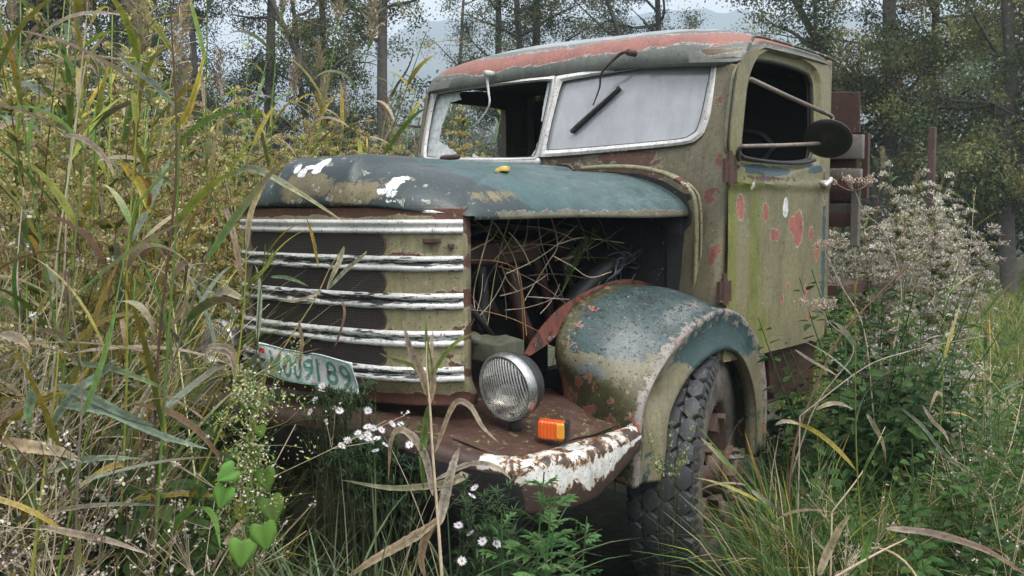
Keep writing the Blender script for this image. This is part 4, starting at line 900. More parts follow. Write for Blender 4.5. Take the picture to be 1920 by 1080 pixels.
# ------------------------------------------------------------------ cargo bed
def woodmat(name, col, seed):
    return paint(name, col, [dict(col=(.30, .28, .26), bias=-.35, amp=1.1, scale=9, stretch=(.25, .25, 3.5), seed=seed, soft=.15, depth=.1), dict(col=(.03, .018, .014), bias=-.4, amp=1.1, scale=10, stretch=(.2, .2, 5), seed=seed + 2, soft=.2)], rough=.75, grime=.4, seed=seed, bump=.5)
M_wood = woodmat('weathered_board', (.085, .04, .03), 3); M_wood2 = woodmat('grey_board', (.17, .15, .13), 8)
bed = bpy.data.objects.new('cargo_bed', None); COL.objects.link(bed); bed.parent = truck; bed.location = np.array([0, 3.6, 1.0]) - wloc(truck)
yb = 2.62; Zp = lambda px, py: atY(px, py, yb)
mb = MB(); prism(mb, [Zp(1545, 172), Zp(1612, 172), Zp(1612, 248), Zp(1545, 262)], (0, .012, 0)); V_ = np.concatenate(mb.v); build('headboard_panel', mb, M_rust, bed, smooth=False, bevel=.003)
for (t, b_, xr, mt_) in ((252, 300, 1620, M_wood2), (258, 316, 1604, M_rust), (318, 336, 1616, M_wood2), (337, 382, 1604, M_wood), (372, 402, 1606, M_wood2), (400, 424, 1606, M_wood)):
    p0, p1, p2, p3 = Zp(1540, t), Zp(xr, t + 1), Zp(xr, b_), Zp(1540, b_); off = .0 if mt_ is not M_rust else .03
    z1, z0 = (p0[2] + p1[2]) / 2, (p2[2] + p3[2]) / 2; x1 = p1[0]; mb = MB(); n = 24; xs = np.linspace(-x1, x1, n)
    for k_ in range(n - 1):
        pass
    P = np.array([(x, yb + off, z) for x in xs for z in (z0 + .004 * math.sin(x * 9 + t), z1 + .005 * math.sin(x * 13 + b_))]); i = np.arange(n - 1) * 2; F = np.stack([i, i + 2, i + 3, i + 1], -1)
    link_mesh('headboard_plank', P, F, mt_, bed, smooth=False, solid=.03, offset=0, bevel=.004)
mb = MB(); c = atY(1623, 250, 2.72); e_ = atY(1623, 372, 2.72); box(mb, ((c[0] + e_[0]) / 2, 2.72, (c[2] + e_[2]) / 2), (.03, .03, c[2] - e_[2])); build('bed_post', mb, M_rust, bed, smooth=False)
c = atY(1608, 350, 2.6); mb = MB(); e_ = atY(1606, 462, 2.6); box(mb, (c[0], 2.58, (c[2] + e_[2]) / 2), (.04, .03, c[2] - e_[2])); build('bed_post', mb, M_wood2, bed, smooth=False, bevel=.005)
mb = MB(); c = atY(1590, 343, 2.56); box(mb, (c[0], 2.56, c[2]), (.22, .05, .035)); build('bed_bracket', mb, M_rust, bed, smooth=False)
mb = MB(); box(mb, (0, 2.95, 1.10), (1.7, .7, .05)); build('bed_floor', mb, M_wood, bed, smooth=False)

# ------------------------------------------------------------------ loose things lying on the truck
ol = at(1035, 808, (0, 0, 1), .825)
def blinker():
    o = empty('turn_signal', ol + [0, 0, -.025], 'orange plastic indicator lamp lying loose on the rusty bumper', 'indicator lamp')
    Rr = rotz(rad(28)); Mo = simple('orange_plastic', (.75, .13, .02), .22, 0, .12, 30, .05, .6)
    m, nt, b, out = newmat('orange_lens'); b.inputs['Base Color'].default_value = (.58, .10, .014, 1); b.inputs['Roughness'].default_value = .16; b.inputs['Subsurface Weight'].default_value = .3; b.inputs['Subsurface Radius'].default_value = (.03, .01, .003)
    wv = nt.nodes.new('ShaderNodeTexWave'); wv.inputs['Scale'].default_value = 34; nt.links.new(coords(nt), wv.inputs['Vector']); bp = nt.nodes.new('ShaderNodeBump'); bp.inputs['Strength'].default_value = .5; bp.inputs['Distance'].default_value = .002; nt.links.new(wv.outputs[1], bp.inputs['Height']); nt.links.new(bp.outputs[0], b.inputs['Normal'])
    P, F = rbox((0, 0, 0), (.085, .052, .058)); P[:, 2] += P[:, 0] * -.08; P = P @ Rr.T + ol + [0, 0, .004]; link_mesh('lens', P, F, m, o)
    mb = MB(); box(mb, ol + Rr @ np.array([.046, 0, .002]), (.012, .058, .064), Rr); build('backing_plate', mb, M_rubber, o, bevel=.004, smooth=False)
    P, F = rbox((0, 0, 0), (.028, .05, .05)); P = P @ Rr.T + ol + Rr @ np.array([.030, -.0045, .004]); m2 = simple('amber_lens', (.62, .26, .03), .2, 0, .1, 30, .05, .6); link_mesh('amber_section', P, F, m2, o)
blinker()
sp = at(838, 296, (0, 1, 0), 1.20)
def screwdriver():
    o = empty('screwdriver', sp, 'old screwdriver with brown wooden handle lying on the bonnet below the broken pane', 'screwdriver')
    a, b = at(808, 299, (0, 1, 0), 1.20), at(862, 293, (0, 1, 0), 1.20); d = (b - a) / np.linalg.norm(b - a); L = np.linalg.norm(b - a)
    mb = MB(); tube(mb, [a + d * L * t for t in (.35, .38, .55, .8, .95, 1.0)], [.008, .012, .013, .012, .013, .008], 10); build('handle', mb, M_rust, o)
    mb = MB(); tube(mb, [a, a + d * L * .36], .004, 6); build('shaft', mb, M_handle, o)
screwdriver()
_hv = np.array([v_.co[:] for v_ in hood.data.vertices]) + wloc(hood); _hc = [at(942, 324, (1, 0, 0), x_) for x_ in np.linspace(.55, .05, 200)]; ly = min(_hc, key=lambda q_: np.linalg.norm(_hv - q_, axis=1).min()) + np.array([0, 0, .008])
mb = MB(); P, F = rbox((0, 0, 0), (.045, .05, .018)); P = P @ rotz(.4).T; P[:, 2] += .006 * np.sin(P[:, 0] * 90); 
hz_ = ly; P = P + hz_ ; yl = link_mesh('fallen_leaf', P, F, simple('yellow_leaf', (.62, .42, .10), .5, 0, .3, 60), None, loc=tuple(hz_)); tag(yl, 'small curled yellow leaf lying on the dark bonnet', 'leaf')
HAZE = .0019
# ------------------------------------------------------------------ plant building
class QB:
    def __init__(s): s.V = []; s.F = []; s.C = []; s.n = 0
    def add(s, V, F, C):
        V = np.asarray(V, float); s.V.append(V); s.F.append(np.asarray(F) + s.n); s.C.append(np.broadcast_to(np.asarray(C, float), V.shape)); s.n += len(V); return s
    def obj(s, name, mat, parent=None, **k):
        return link_mesh(name, np.concatenate(s.V), np.concatenate(s.F), mat, parent, col=np.clip(np.concatenate(s.C), 0, 1), **k)
def strip_faces(N, S, k):
    i = (np.arange(N) * S * k)[:, None, None]; j = (np.arange(S - 1) * k)[None, :, None]; q = np.arange(k - 1)[None, None, :]
    a = i + j + q; return np.stack([a, a + 1, a + k + 1, a + k], -1).reshape(-1, 4)
def ribbons(qb, base, az, th0, L, W, droop, c0, c1, S=6, fold=.0, twist=0.0, shape='grass', drift=0.0, rg=None):
    N = len(base); s = np.linspace(0, 1, S)[None, :]; B = lambda x: np.broadcast_to(np.asarray(x, float), (N,))[:, None]
    th = B(th0) + B(droop) * s ** 1.5; a = B(az) + B(drift) * s
    d = np.stack([np.sin(th) * np.cos(a), np.sin(th) * np.sin(a), np.cos(th)], -1)
    P = np.concatenate([np.zeros((N, 1, 3)), np.cumsum((d[:, 1:] + d[:, :-1]) / 2 * (B(L) / (S - 1))[..., None], 1)], 1) + np.asarray(base)[:, None, :]
    sd_ = np.stack([-np.sin(a), np.cos(a), 0 * a], -1); nn = np.cross(d, sd_); tw = B(twist) * s
    sd2 = sd_ * np.cos(tw)[..., None] + nn * np.sin(tw)[..., None]; nn2 = np.cross(d, sd2)
    pr = {'grass': np.maximum(.02, (1 - s) ** .55) * np.minimum(1, .6 + s * 3), 'leaf': np.maximum(.02, np.sin(np.pi * np.clip(s, 0, 1) ** .62) ** .75)}[shape]
    w_ = (B(W) * pr / 2)[..., None]
    if fold: V = np.stack([P + sd2 * w_ + nn2 * w_ * fold, P, P - sd2 * w_ + nn2 * w_ * fold], 2); k = 3
    else: V = np.stack([P + sd2 * w_, P - sd2 * w_], 2); k = 2
    c0 = np.broadcast_to(np.asarray(c0, float), (N, 3)); c1 = np.broadcast_to(np.asarray(c1, float), (N, 3))
    C = (c0[:, None, :] * (1 - s[..., None]) + c1[:, None, :] * s[..., None])[:, :, None, :].repeat(k, 2)
    if k == 3: C = C * np.array([1, .82, 1])[None, None, :, None]
    qb.add(V.reshape(-1, 3), strip_faces(N, S, k), C.reshape(-1, 3)); return P
def diamonds(qb, base, d, L, W, col, up=None, rg=None):
    base = np.asarray(base, float); N = len(base); d = d / (np.linalg.norm(d, axis=1)[:, None] + 1e-9)
    r = rg.normal(0, 1, (N, 3)) if up is None else up
    s_ = np.cross(d, r); s_ /= np.linalg.norm(s_, axis=1)[:, None] + 1e-9; n = np.cross(d, s_); B = lambda x: np.broadcast_to(np.asarray(x, float), (N,))[:, None]
    m = base + d * B(L) * .45 + n * B(L) * .06
    V = np.stack([base, m + s_ * B(W) / 2, base + d * B(L), m - s_ * B(W) / 2], 1).reshape(-1, 3)
    F = np.arange(4 * N).reshape(-1, 4); qb.add(V, F, np.repeat(np.broadcast_to(col, (N, 3)), 4, 0))
def qtube(qb, P, r, col, n=5):
    P = np.asarray(P, float); r = np.broadcast_to(np.asarray(r, float), (len(P),)); T, N_, B_ = frames(P); a = np.linspace(0, 2 * np.pi, n, endpoint=False)
    V = P[:, None, :] + r[:, None, None] * (np.cos(a)[None, :, None] * N_[:, None, :] + np.sin(a)[None, :, None] * B_[:, None, :])
    i = np.arange(len(P) - 1)[:, None] * n; j = np.arange(n)[None, :]; j2 = (j + 1) % n
    qb.add(V.reshape(-1, 3), np.stack([i + j, i + j2, i + n + j2, i + n + j], -1).reshape(-1, 4), col)
def pick(rg, N, pal, w=None, var=.18):
    pal = np.array(pal, float); w = None if w is None else np.array(w, float) / sum(w); c = pal[rg.choice(len(pal), N, p=w)]
    return c * np.exp(rg.normal(0, var, (N, 1))) * np.exp(rg.normal(0, var * .3, (N, 3)))
G1, G2, G3, GY, YE, OC, TA, BR, PG, DG = (.08, .155, .035), (.05, .115, .032), (.14, .225, .05), (.27, .30, .055), (.44, .39, .07), (.46, .28, .05), (.55, .45, .31), (.20, .125, .08), (.23, .31, .22), (.03, .065, .025)
ML = leafmat('leaf_blade', .38, .62, .4, 55, .5); MS = leafmat('stem', .0, .65, .35, 30); MG = leafmat('grass_blade', .42, .6, .15, 20); MT = leafmat('tree_leaf', .5, .6, .1, 5); MF = leafmat('flower', .3, .7, .1, 50)

def wander(rg, h, lean, n=8, k=.03, base=(0, 0, 0)):
    z = np.linspace(0, h, n); a = rg.uniform(0, 6.28); l = lean * (z / h) ** 1.6 * h
    return np.stack([base[0] + l * np.cos(a) + np.cumsum(rg.normal(0, k, n)) * h / n, base[1] + l * np.sin(a) + np.cumsum(rg.normal(0, k, n)) * h / n, base[2] + z], -1)
def reed(seed, h, pal, w, plume=False, lean=.12, nl=11, LL=(.28, .52), dead=.3):
    rg = np.random.default_rng(seed); P = wander(rg, h, lean); q = QB(); Ps = spline(P, 4); sc = pick(rg, 1, [GY, TA, (.25, .2, .08), G3])[0]
    qtube(q, Ps, np.linspace(.0055, .002, len(Ps)), sc, 5); o = empty('reed', (0, 0, 0), None, 'reed'); st = q.obj('stem', MS, o)
    q = QB(); t = np.linspace(.12, .98, nl); idx = (t * (len(Ps) - 1)).astype(int); az = np.arange(nl) * 2.6 + rg.normal(0, .7, nl)
    isd = rg.random(nl) < dead * (1.3 - t); c0 = pick(rg, nl, pal, w); c1 = np.where(rg.random((nl, 1)) < .55, pick(rg, nl, [YE, OC, TA, BR]), c0)
    c0[isd] = pick(rg, nl, [TA, TA, BR])[isd]; c1[isd] = pick(rg, nl, [TA, (.4, .33, .26), BR])[isd]
    ribbons(q, Ps[idx], az, np.where(isd, rg.uniform(.9, 1.8, nl), rg.uniform(.35, .95, nl)), rg.uniform(*LL, nl) * np.where(t > .85, .7, 1), rg.uniform(.013, .027, nl), np.where(isd, rg.uniform(.8, 2.0, nl), rg.uniform(.3, 1.5, nl)), c0, c1, 10, .25, rg.normal(0, .7, nl), 'leaf', rg.normal(0, .25, nl))
    lv = q.obj('leaves', ML, o); kids = [st, lv]
    if plume:
        q = QB(); top = Ps[-1]; n = 260; tt = rg.random(n); b = top + np.c_[rg.normal(0, .012, n), rg.normal(0, .012, n), tt * .24 - .03]; d = np.c_[rg.normal(0, .5, n), rg.normal(0, .5, n), rg.uniform(.3, 1, n)] + [.4, 0, 0]
        diamonds(q, b, d, rg.uniform(.03, .07, n), .004, pick(rg, n, [(.25, .19, .12), (.33, .27, .18)]), rg=rg); kids.append(q.obj('plume', MF, o))
    return reg(o, *kids)
def goldenrod(seed, h, leafpal, flowerpal, fluffy=False, nlf=90, top=.32, lean=.1, stem=(.14, .07, .04), name='goldenrod', np_=13):
    rg = np.random.default_rng(seed); Ps = spline(wander(rg, h, lean, 7, .025), 4); o = empty(name, (0, 0, 0), None, name.replace('_', ' '))
    q = QB(); qtube(q, Ps, np.linspace(.004, .0015, len(Ps)), stem, 5); L = QB(); Fq = QB()
    def leaves(Pth, n, L0, W0, t0=.1, t1=1.0):
        t = rg.uniform(t0, t1, n); p = Pth[(t * (len(Pth) - 1)).astype(int)] + rg.normal(0, .004, (n, 3)); ribbons(L, p, rg.uniform(0, 6.28, n), rg.uniform(.5, 1.25, n), rg.uniform(.6, 1.1, n) * L0 * (1.1 - .45 * t), W0 * rg.uniform(.7, 1.2, n), rg.uniform(.2, 1.1, n), pick(rg, n, leafpal, None, .25), pick(rg, n, leafpal, None, .3), 4, 0, 0, 'leaf')
    leaves(Ps, nlf, .105, .021)
    for k in range(np_):
        t = 1 - top * (k / np_); b = Ps[int(t * (len(Ps) - 1))]; a = k * 2.4 + rg.normal(0, .4); l = (.05 + .16 * (k / np_)) * rg.uniform(.7, 1.3) * (1.25 if fluffy else 1)
        s = np.linspace(0, 1, 7); P = b + np.stack([np.cos(a) * l * s, np.sin(a) * l * s, l * (.9 * s - .75 * s ** 2)], -1); qtube(q, P, .0012, stem, 3)
        n = 55 if fluffy else 60; t = rg.uniform(.15, 1, n); p = P[(t * 6).astype(int)] + rg.normal(0, .007, (n, 3)) + [0, 0, .004]
        diamonds(Fq, p, np.c_[rg.normal(0, .5, n), rg.normal(0, .5, n), rg.uniform(.4, 1, n)], rg.uniform(.008, .017, n), rg.uniform(.006, .012, n), pick(rg, n, flowerpal, None, .15), rg=rg)
    return reg(o, q.obj('stem', MS, o), L.obj('leaves', ML, o), Fq.obj('blossoms', MF, o))
def dryweed(seed, h, flower=(.55, .5, .44)):
    rg = np.random.default_rng(seed); o = empty('dry_weed', (0, 0, 0), None, 'dry weed'); q = QB(); Fq = QB(); Ps = spline(wander(rg, h, .25, 6, .05), 3); c = pick(rg, 1, [TA, BR, (.28, .2, .14)])[0]
    qtube(q, Ps, np.linspace(.0035, .0015, len(Ps)), c, 4)
    for k in range(13):
        b = Ps[int(rg.uniform(.3, 1) * (len(Ps) - 1))]; a = rg.uniform(0, 6.28); l = rg.uniform(.12, .3); u_ = rg.uniform(.4, 1.2); e = b + np.array([math.cos(a) * l, math.sin(a) * l, l * u_]); m = (b + e) / 2 + rg.normal(0, .015, 3); P = spline([b, m, e], 3); qtube(q, P, .0012, c, 3)
        for j in range(4):
            e2 = P[rg.integers(3, 7)] + rg.normal(0, .04, 3) + [0, 0, .03]; qtube(q, [P[3], e2], .0009, c, 3); n = 7; diamonds(Fq, e2 + rg.normal(0, .005, (n, 3)), rg.normal(0, 1, (n, 3)), .009, .007, pick(rg, n, [flower, (.4, .34, .27)]), rg=rg)
    return reg(o, q.obj('stem', MS, o), Fq.obj('sprays', MF, o))
def leafshape(qb, base, d, n, L, W, col, teeth=6, seed=0, cup=.12):
    """one broad toothed leaf, built as a folded fan"""
    d = d / np.linalg.norm(d); s_ = np.cross(d, n); s_ /= np.linalg.norm(s_); n = np.cross(s_, d); m = teeth * 2 + 1; t = np.linspace(0, 1, m); pr = np.sin(np.pi * t ** .72) ** .8 * (1 + .10 * (np.arange(m) % 2)); pr[0] = .05; pr[-1] = .01
    mid = base + d * (t * L)[:, None] - n * (cup * L * t ** 2)[:, None]
    Lf = mid + s_ * (pr * W / 2)[:, None] + n * (pr * W * .16)[:, None]; Rt = mid - s_ * (pr * W / 2)[:, None] + n * (pr * W * .16)[:, None]
    V = np.stack([Lf, mid, Rt], 1).reshape(-1, 3); qb.add(V, strip_faces(1, m, 3), np.tile(np.array(col) * 1.0, (m * 3, 1)) * np.tile([1, .8, 1], m)[:, None])
def nettle(seed, h, pal, LL=.085, name='nettle'):
    rg = np.random.default_rng(seed); o = empty(name, (0, 0, 0), None, 'weed'); q = QB(); L = QB(); Ps = spline(wander(rg, h, .18, 6, .04), 4); qtube(q, Ps, np.linspace(.004, .002, len(Ps)), G2, 5)
    n = int(h / .05)
    for k in range(n):
        t = .1 + .9 * k / n; p = Ps[int(t * (len(Ps) - 1))]
        for s_ in (0, math.pi):
            a = k * 1.57 + s_ + rg.normal(0, .25); l = LL * rg.uniform(.7, 1.2) * (1.15 - .65 * t ** 3); d = np.array([math.cos(a), math.sin(a), rg.uniform(-.35, .45)]); b = p + d * .018
            leafshape(L, b, d, np.array([0, 0, 1.0]) + rg.normal(0, .25, 3), l, l * .55, pick(rg, 1, pal, None, .15)[0], 5)
    return reg(o, q.obj('stem', MS, o), L.obj('leaves', ML, o))
def mugwort(seed, h, pal, LL=.10, name='mugwort'):
    rg = np.random.default_rng(seed); o = empty(name, (0, 0, 0), None, 'green plant'); q = QB(); L = QB(); Ps = spline(wander(rg, h, .08, 6, .02), 4); qtube(q, Ps, np.linspace(.0045, .002, len(Ps)), G2, 5); n = int(h / .022)
    for k in range(n):
        t = .15 + .85 * k / n; p = Ps[int(t * (len(Ps) - 1))]; a = k * 2.4 + rg.normal(0, .2); l = LL * rg.uniform(.75, 1.25) * (1.1 - .55 * t ** 2); d = np.array([math.cos(a), math.sin(a), .15 + 1.0 * t ** 4 + rg.normal(0, .15)]); d /= np.linalg.norm(d)
        up = np.array([0, 0, 1.0]) + rg.normal(0, .2, 3); sd_ = np.cross(d, up); sd_ /= np.linalg.norm(sd_); c = pick(rg, 1, pal, None, .14)[0]
        qtube(q, [p, p + d * l * .3], .0012, G2, 3)
        for tt, ang, ls in ((.28, .95, .42), (.28, -.95, .42), (.5, .8, .5), (.5, -.8, .5), (.72, .6, .42), (.72, -.6, .42), (.7, 0, .42)):
            dd = d * math.cos(ang) + sd_ * math.sin(ang); b = p + d * l * tt - np.array([0, 0, .25 * l * tt ** 2]); leafshape(L, b, dd + [0, 0, -.15], up, l * ls, l * ls * .42, c * rg.uniform(.85, 1.15), 3, cup=.2)
        ribbons(L, (p + d * l * .2)[None], np.array([math.atan2(d[1], d[0])]), np.array([math.acos(np.clip(d[2], -1, 1))]), l * .7, l * .16, .25, c, c, 4, .2, 0, 'leaf')
    return reg(o, q.obj('stem', MS, o), L.obj('leaves', ML, o))

VR = np.random.default_rng(77)
def inside_truck(p, m=.12): return (abs(p[0]) < 1.0 + m and -.2 - m < p[1] < 2.35) or (-1.0 < p[0] < .95 and 2.3 < p[1] < 3.5)
def place(proto, pts, label, group, smin=.85, smax=1.15, used=None, tilt=.08):
    """first use moves the prototype itself, every later one is a copy of it and of its parts"""
    out = []; PROTOS.extend(proto)
    for p in pts:
        pr = proto[VR.integers(len(proto))]
        if pr.name not in USED: USED.add(pr.name); o = pr
        else: o = copy_tree(pr)
        o.location = (p[0], p[1], float(ground_z(p[0], p[1])) if len(p) < 3 or p[2] is None else p[2]); s = VR.uniform(smin, smax)
        o.scale = (s, s, s); o.rotation_euler = (VR.normal(0, tilt), VR.normal(0, tilt), VR.uniform(0, 6.28)); tag(o, label, None, group); out.append(o)
    return out
USED = set(); PROTOS = []
def scatter(n, f, ok=lambda p: True, tries=40):
    out = []
    for _ in range(n * tries):
        if len(out) >= n: break
        p = f()
        if not inside_truck(p) and ok(p) and np.hypot(p[0] - CAM_LOC[0], p[1] - CAM_LOC[1]) > 1.55: out.append(p)
    return out
def wedge(px0, px1, d0, d1, pw=1.0):
    def f():
        d = d0 + (d1 - d0) * VR.random() ** pw; p = gp(VR.uniform(px0, px1), d); return (p[0], p[1])
    return f

# ------------------------------------------------------------------ ground
def ground():
    rs = np.concatenate([np.linspace(.2, 12, 70), np.geomspace(12.5, 1500, 60)]); a = np.linspace(0, 2 * np.pi, 144, endpoint=False)
    X = CAM_LOC[0] + rs[:, None] * np.cos(a); Y = CAM_LOC[1] + rs[:, None] * np.sin(a); Z = ground_z(X, Y) + .03 * np.sin(X * 3.1) * np.sin(Y * 2.7) * (rs[:, None] < 30) * .4
    V = np.stack([X, Y, Z], -1).reshape(-1, 3); n = 144; i = np.arange(len(rs) - 1)[:, None] * n; j = np.arange(n)[None, :]; j2 = (j + 1) % n
    m, nt, b, out = newmat('ground_soil'); co = coords(nt); n1 = noisen(nt, co, .5, 5, .6); n2 = noisen(nt, co, 9, 6, .7)
    c = mixc(nt, mapr(nt, n1, .35, .65), (.035, .045, .018), (.075, .085, .03)); c = mixc(nt, mapr(nt, n2, .4, .6), c, (.03, .024, .015)); nt.links.new(c, b.inputs['Base Color']); b.inputs['Roughness'].default_value = .9
    bp = nt.nodes.new('ShaderNodeBump'); bp.inputs['Distance'].default_value = .05; nt.links.new(n2, bp.inputs['Height']); nt.links.new(bp.outputs[0], b.inputs['Normal'])
    g = link_mesh('ground', V, np.stack([i + j, i + n + j, i + n + j2, i + j2], -1).reshape(-1, 4), m); tag(g, 'dark weedy soil under the grass and reeds', None, None, 'structure')
ground()

# ------------------------------------------------------------------ hills
def hills():
    m, nt, b, out = newmat('wooded_hill'); co = coords(nt); n1 = noisen(nt, co, .05, 8, .7); n2 = noisen(nt, co, .008, 4, .6)
    c = mixc(nt, mapr(nt, n1, .35, .65), (.018, .03, .015), (.06, .085, .035)); c = mixc(nt, mapr(nt, n2, .45, .6), c, (.09, .085, .04)); nt.links.new(c, b.inputs['Base Color']); b.inputs['Roughness'].default_value = .9
    bp = nt.nodes.new('ShaderNodeBump'); bp.inputs['Distance'].default_value = 6; nt.links.new(n1, bp.inputs['Height']); nt.links.new(bp.outputs[0], b.inputs['Normal'])
    px = np.linspace(-1500, 3400, 260); yy = np.interp(px, [-1500, -400, 0, 400, 600, 700, 790, 850, 950, 1130, 1250, 1400, 1500, 1700, 2200, 3400], [250, 230, 200, 160, 125, 100, 66, 56, 46, 50, 44, 46, 50, 40, 70, 200])
    rows = []; n = 44
    for t in np.linspace(0, 1.25, n):
        D = 260 + 520 * t
        for p, y_ in zip(px, yy):
            crest = (402 - y_) / FPX * 780 + 1.5; k = t ** 1.35 if t < 1 else 1 - (t - 1) * 1.2
            ang = math.atan((p - 960) / FPX) ; P = CAM_LOC + (_f * math.cos(ang) + _r * math.sin(ang)) * D / math.cos(ang)
            z = crest * k + 5 * mnoise.noise((P[0] * .012, P[1] * .012, 0)) * k + 3.2 * mnoise.noise((P[0] * .06, P[1] * .06, 3)) * k + 2.0 * mnoise.noise((P[0] * .16, P[1] * .16, 7)); rows.append((P[0], P[1], z + 2))
    V = np.array(rows); k = len(px); i = np.arange(n - 1)[:, None] * k; j = np.arange(k - 1)[None, :]
    h = link_mesh('hills', V, np.stack([i + j, i + j + 1, i + k + j + 1, i + k + j], -1).reshape(-1, 4), m); tag(h, 'wooded hills fading into blue haze', None, None, 'structure')
hills()

# ------------------------------------------------------------------ trees
M_bark = simple('bark', (.075, .066, .055), .9, 0, .4, 14, .6)
def tree(px, depth, h, r0, seed, pal, z0=2.2, spread=2.4, dens=1.0, lean=.05, label='', group=None, twin=0, size=.056, zmax=9.5, name='alder_tree', loc=None):
    rg = np.random.default_rng(seed); b = gp(px, depth); b[2] = ground_z(b[0], b[1]) - .1
    r0 *= .8; dens *= 1.2; o = empty(name, tuple(b), label, 'tree', group); T = MB(); L = QB()
    n = 10; z = np.linspace(0, h, n); a = rg.uniform(0, 6.28); P = np.stack([b[0] + lean * z * math.cos(a) + np.cumsum(rg.normal(0, .04, n)), b[1] + lean * z * math.sin(a) + np.cumsum(rg.normal(0, .04, n)), b[2] + z], -1); P[0] = b
    Ps = spline(P, 4); rr = r0 * (1 - np.linspace(0, 1, len(Ps)) * .82) ; rr[0] *= 1.25; tube(T, Ps, rr, 9); clumps = []
    trunks = [Ps]
    for k in range(twin):
        s = rg.integers(3, 8); a2 = rg.uniform(0, 6.28); d = np.array([math.cos(a2) * .28, math.sin(a2) * .28, 1]); Q = [Ps[s]]
        for _ in range(6): d = d + rg.normal(0, .06, 3); d[2] = max(d[2], .8); Q.append(Q[-1] + d * h / 7)
        Q = spline(Q, 3); tube(T, Q, r0 * .62 * (1 - np.linspace(0, 1, len(Q)) * .8), 8); trunks.append(Q)
    for Tr in trunks:
        nb = int(15 * dens)
        for k in range(nb):
            zt = rg.uniform(z0, min(h, zmax)) + b[2]; s = int(np.argmin(np.abs(Tr[:, 2] - zt))); p = Tr[s]; a2 = k * 2.4 + rg.normal(0, .5); l = spread * rg.uniform(.45, 1.1) * (1 - .4 * (zt - b[2]) / h); up = rg.uniform(-.05, .75)
            d = np.array([math.cos(a2), math.sin(a2), up]); Q = [p]
            for _ in range(5): d = d + rg.normal(0, .2, 3) + [0, 0, .02]; d /= np.linalg.norm(d); Q.append(Q[-1] + d * l / 5)
            Q = spline(Q, 3); tube(T, Q, np.linspace(max(.012, r0 * .28), .006, len(Q)), 5, False)
            for j in range(5):
                s2 = rg.integers(3, len(Q)); p2 = Q[s2]; d2 = rg.normal(0, 1, 3); d2 /= np.linalg.norm(d2); l2 = rg.uniform(.25, .75) * spread / 2.4; e2 = p2 + d2 * l2 + [0, 0, -.08]; tube(T, spline([p2, (p2 + e2) / 2 + rg.normal(0, .06, 3), e2], 2), [.010, .008, .006, .005, .004], 3, False)
                clumps.append((e2, rg.uniform(.16, .42))); clumps.append(((p2 + e2) / 2, rg.uniform(.12, .3)))
    for c, r in clumps:
        if rg.random() < .12: continue
        m = int(115 * (r / .3) ** 1.6 * dens * (.06 / size) ** .5); p = c + rg.normal(0, 1, (m, 3)) * np.array([1, 1, .75]) * r * .55; d = rg.normal(0, 1, (m, 3)) + [0, 0, -.3]; col = pick(rg, 1, pal, None, .22)[0] * np.exp(rg.normal(0, .25, (m, 1)))
        diamonds(L, p, d, rg.uniform(.7, 1.3, m) * size, rg.uniform(.5, .75, m) * size, col, rg=rg)
    tr = build('trunk', T, M_bark, o); cr = L.obj('crown', MT, o, smooth=False); return reg(o, tr, cr)
PL = [(.06, .08, .032), (.09, .105, .04), (.045, .06, .025), (.16, .16, .05)]; PR = [(.13, .17, .075), (.19, .21, .09), (.26, .24, .09), (.09, .12, .055)]
for a in [
    (708, 19.5, 11, .17, 11, PL, 1.9, 2.0, 1.0, .02, 'tall tree with slender forked trunk and long bare side boughs left of the cab', 1),
    (500, 22, 11, .19, 12, PL, 2.6, 2.1, .9, .03, 'dark straight trunk above the reeds in the left part of the photo', 0),
    (612, 23, 10, .15, 13, PL, 1.6, 2.3, 1.15, .04, 'leafy tree with yellow-green tufts between two darker trunks', 1),
    (385, 26, 11, .16, 14, PL, 1.8, 2.4, 1.1, .05, 'thin tree behind the tall brown seed stalks', 1),
    (250, 21, 10, .16, 15, PL, 1.6, 2.3, 1.2, .06, 'bushy dark tree behind the reeds at upper left', 1),
    (60, 15, 9, .16, 16, PL, 1.3, 2.2, 1.3, .05, 'darkest tree in the upper left corner', 1),
    (945, 27, 12, .17, 17, PL, 2.0, 2.1, 1.1, .07, 'leaning tree rising behind the middle of the cab roof', 0),
    (1000, 25, 12, .20, 18, PL, 2.2, 2.3, 1.2, .02, 'thick dark tree behind the cab roof with a dense crown', 1),
    (1235, 30, 12, .20, 19, PL, 4.5, 2.9, 1.2, .03, 'forked tree whose crown hangs just above the right half of the cab roof', 1),
    (1648, 16.5, 10, .20, 20, PR, 1.3, 2.3, 1.35, .02, 'big tree with stout upright trunk behind the cargo bed', 1),
    (1745, 20, 10, .15, 21, PR, 1.8, 2.6, 1.2, .08, 'tree with spreading boughs behind the brown steel post', 1),
    (1900, 15, 10, .16, 22, PR, 1.2, 2.4, 1.55, .05, 'dense dark tree at the right edge of the photo', 1),
    (1545, 27, 10, .13, 23, PR, 4.2, 2.2, .8, .05, 'thin crown showing just behind the rear of the cab', 0),
    (1990, 18, 9, .18, 24, PR, .8, 2.6, 1.3, .05, 'low wide tree running out of the picture at the right', 1),
    (835, 34, 12, .13, 25, PL, 3.5, 2.0, .55, .08, 'sparse airy tree over the broken windscreen pane', 0)]:
    tree(*a[:10], label=a[10], group='trees behind the lorry', twin=a[11])
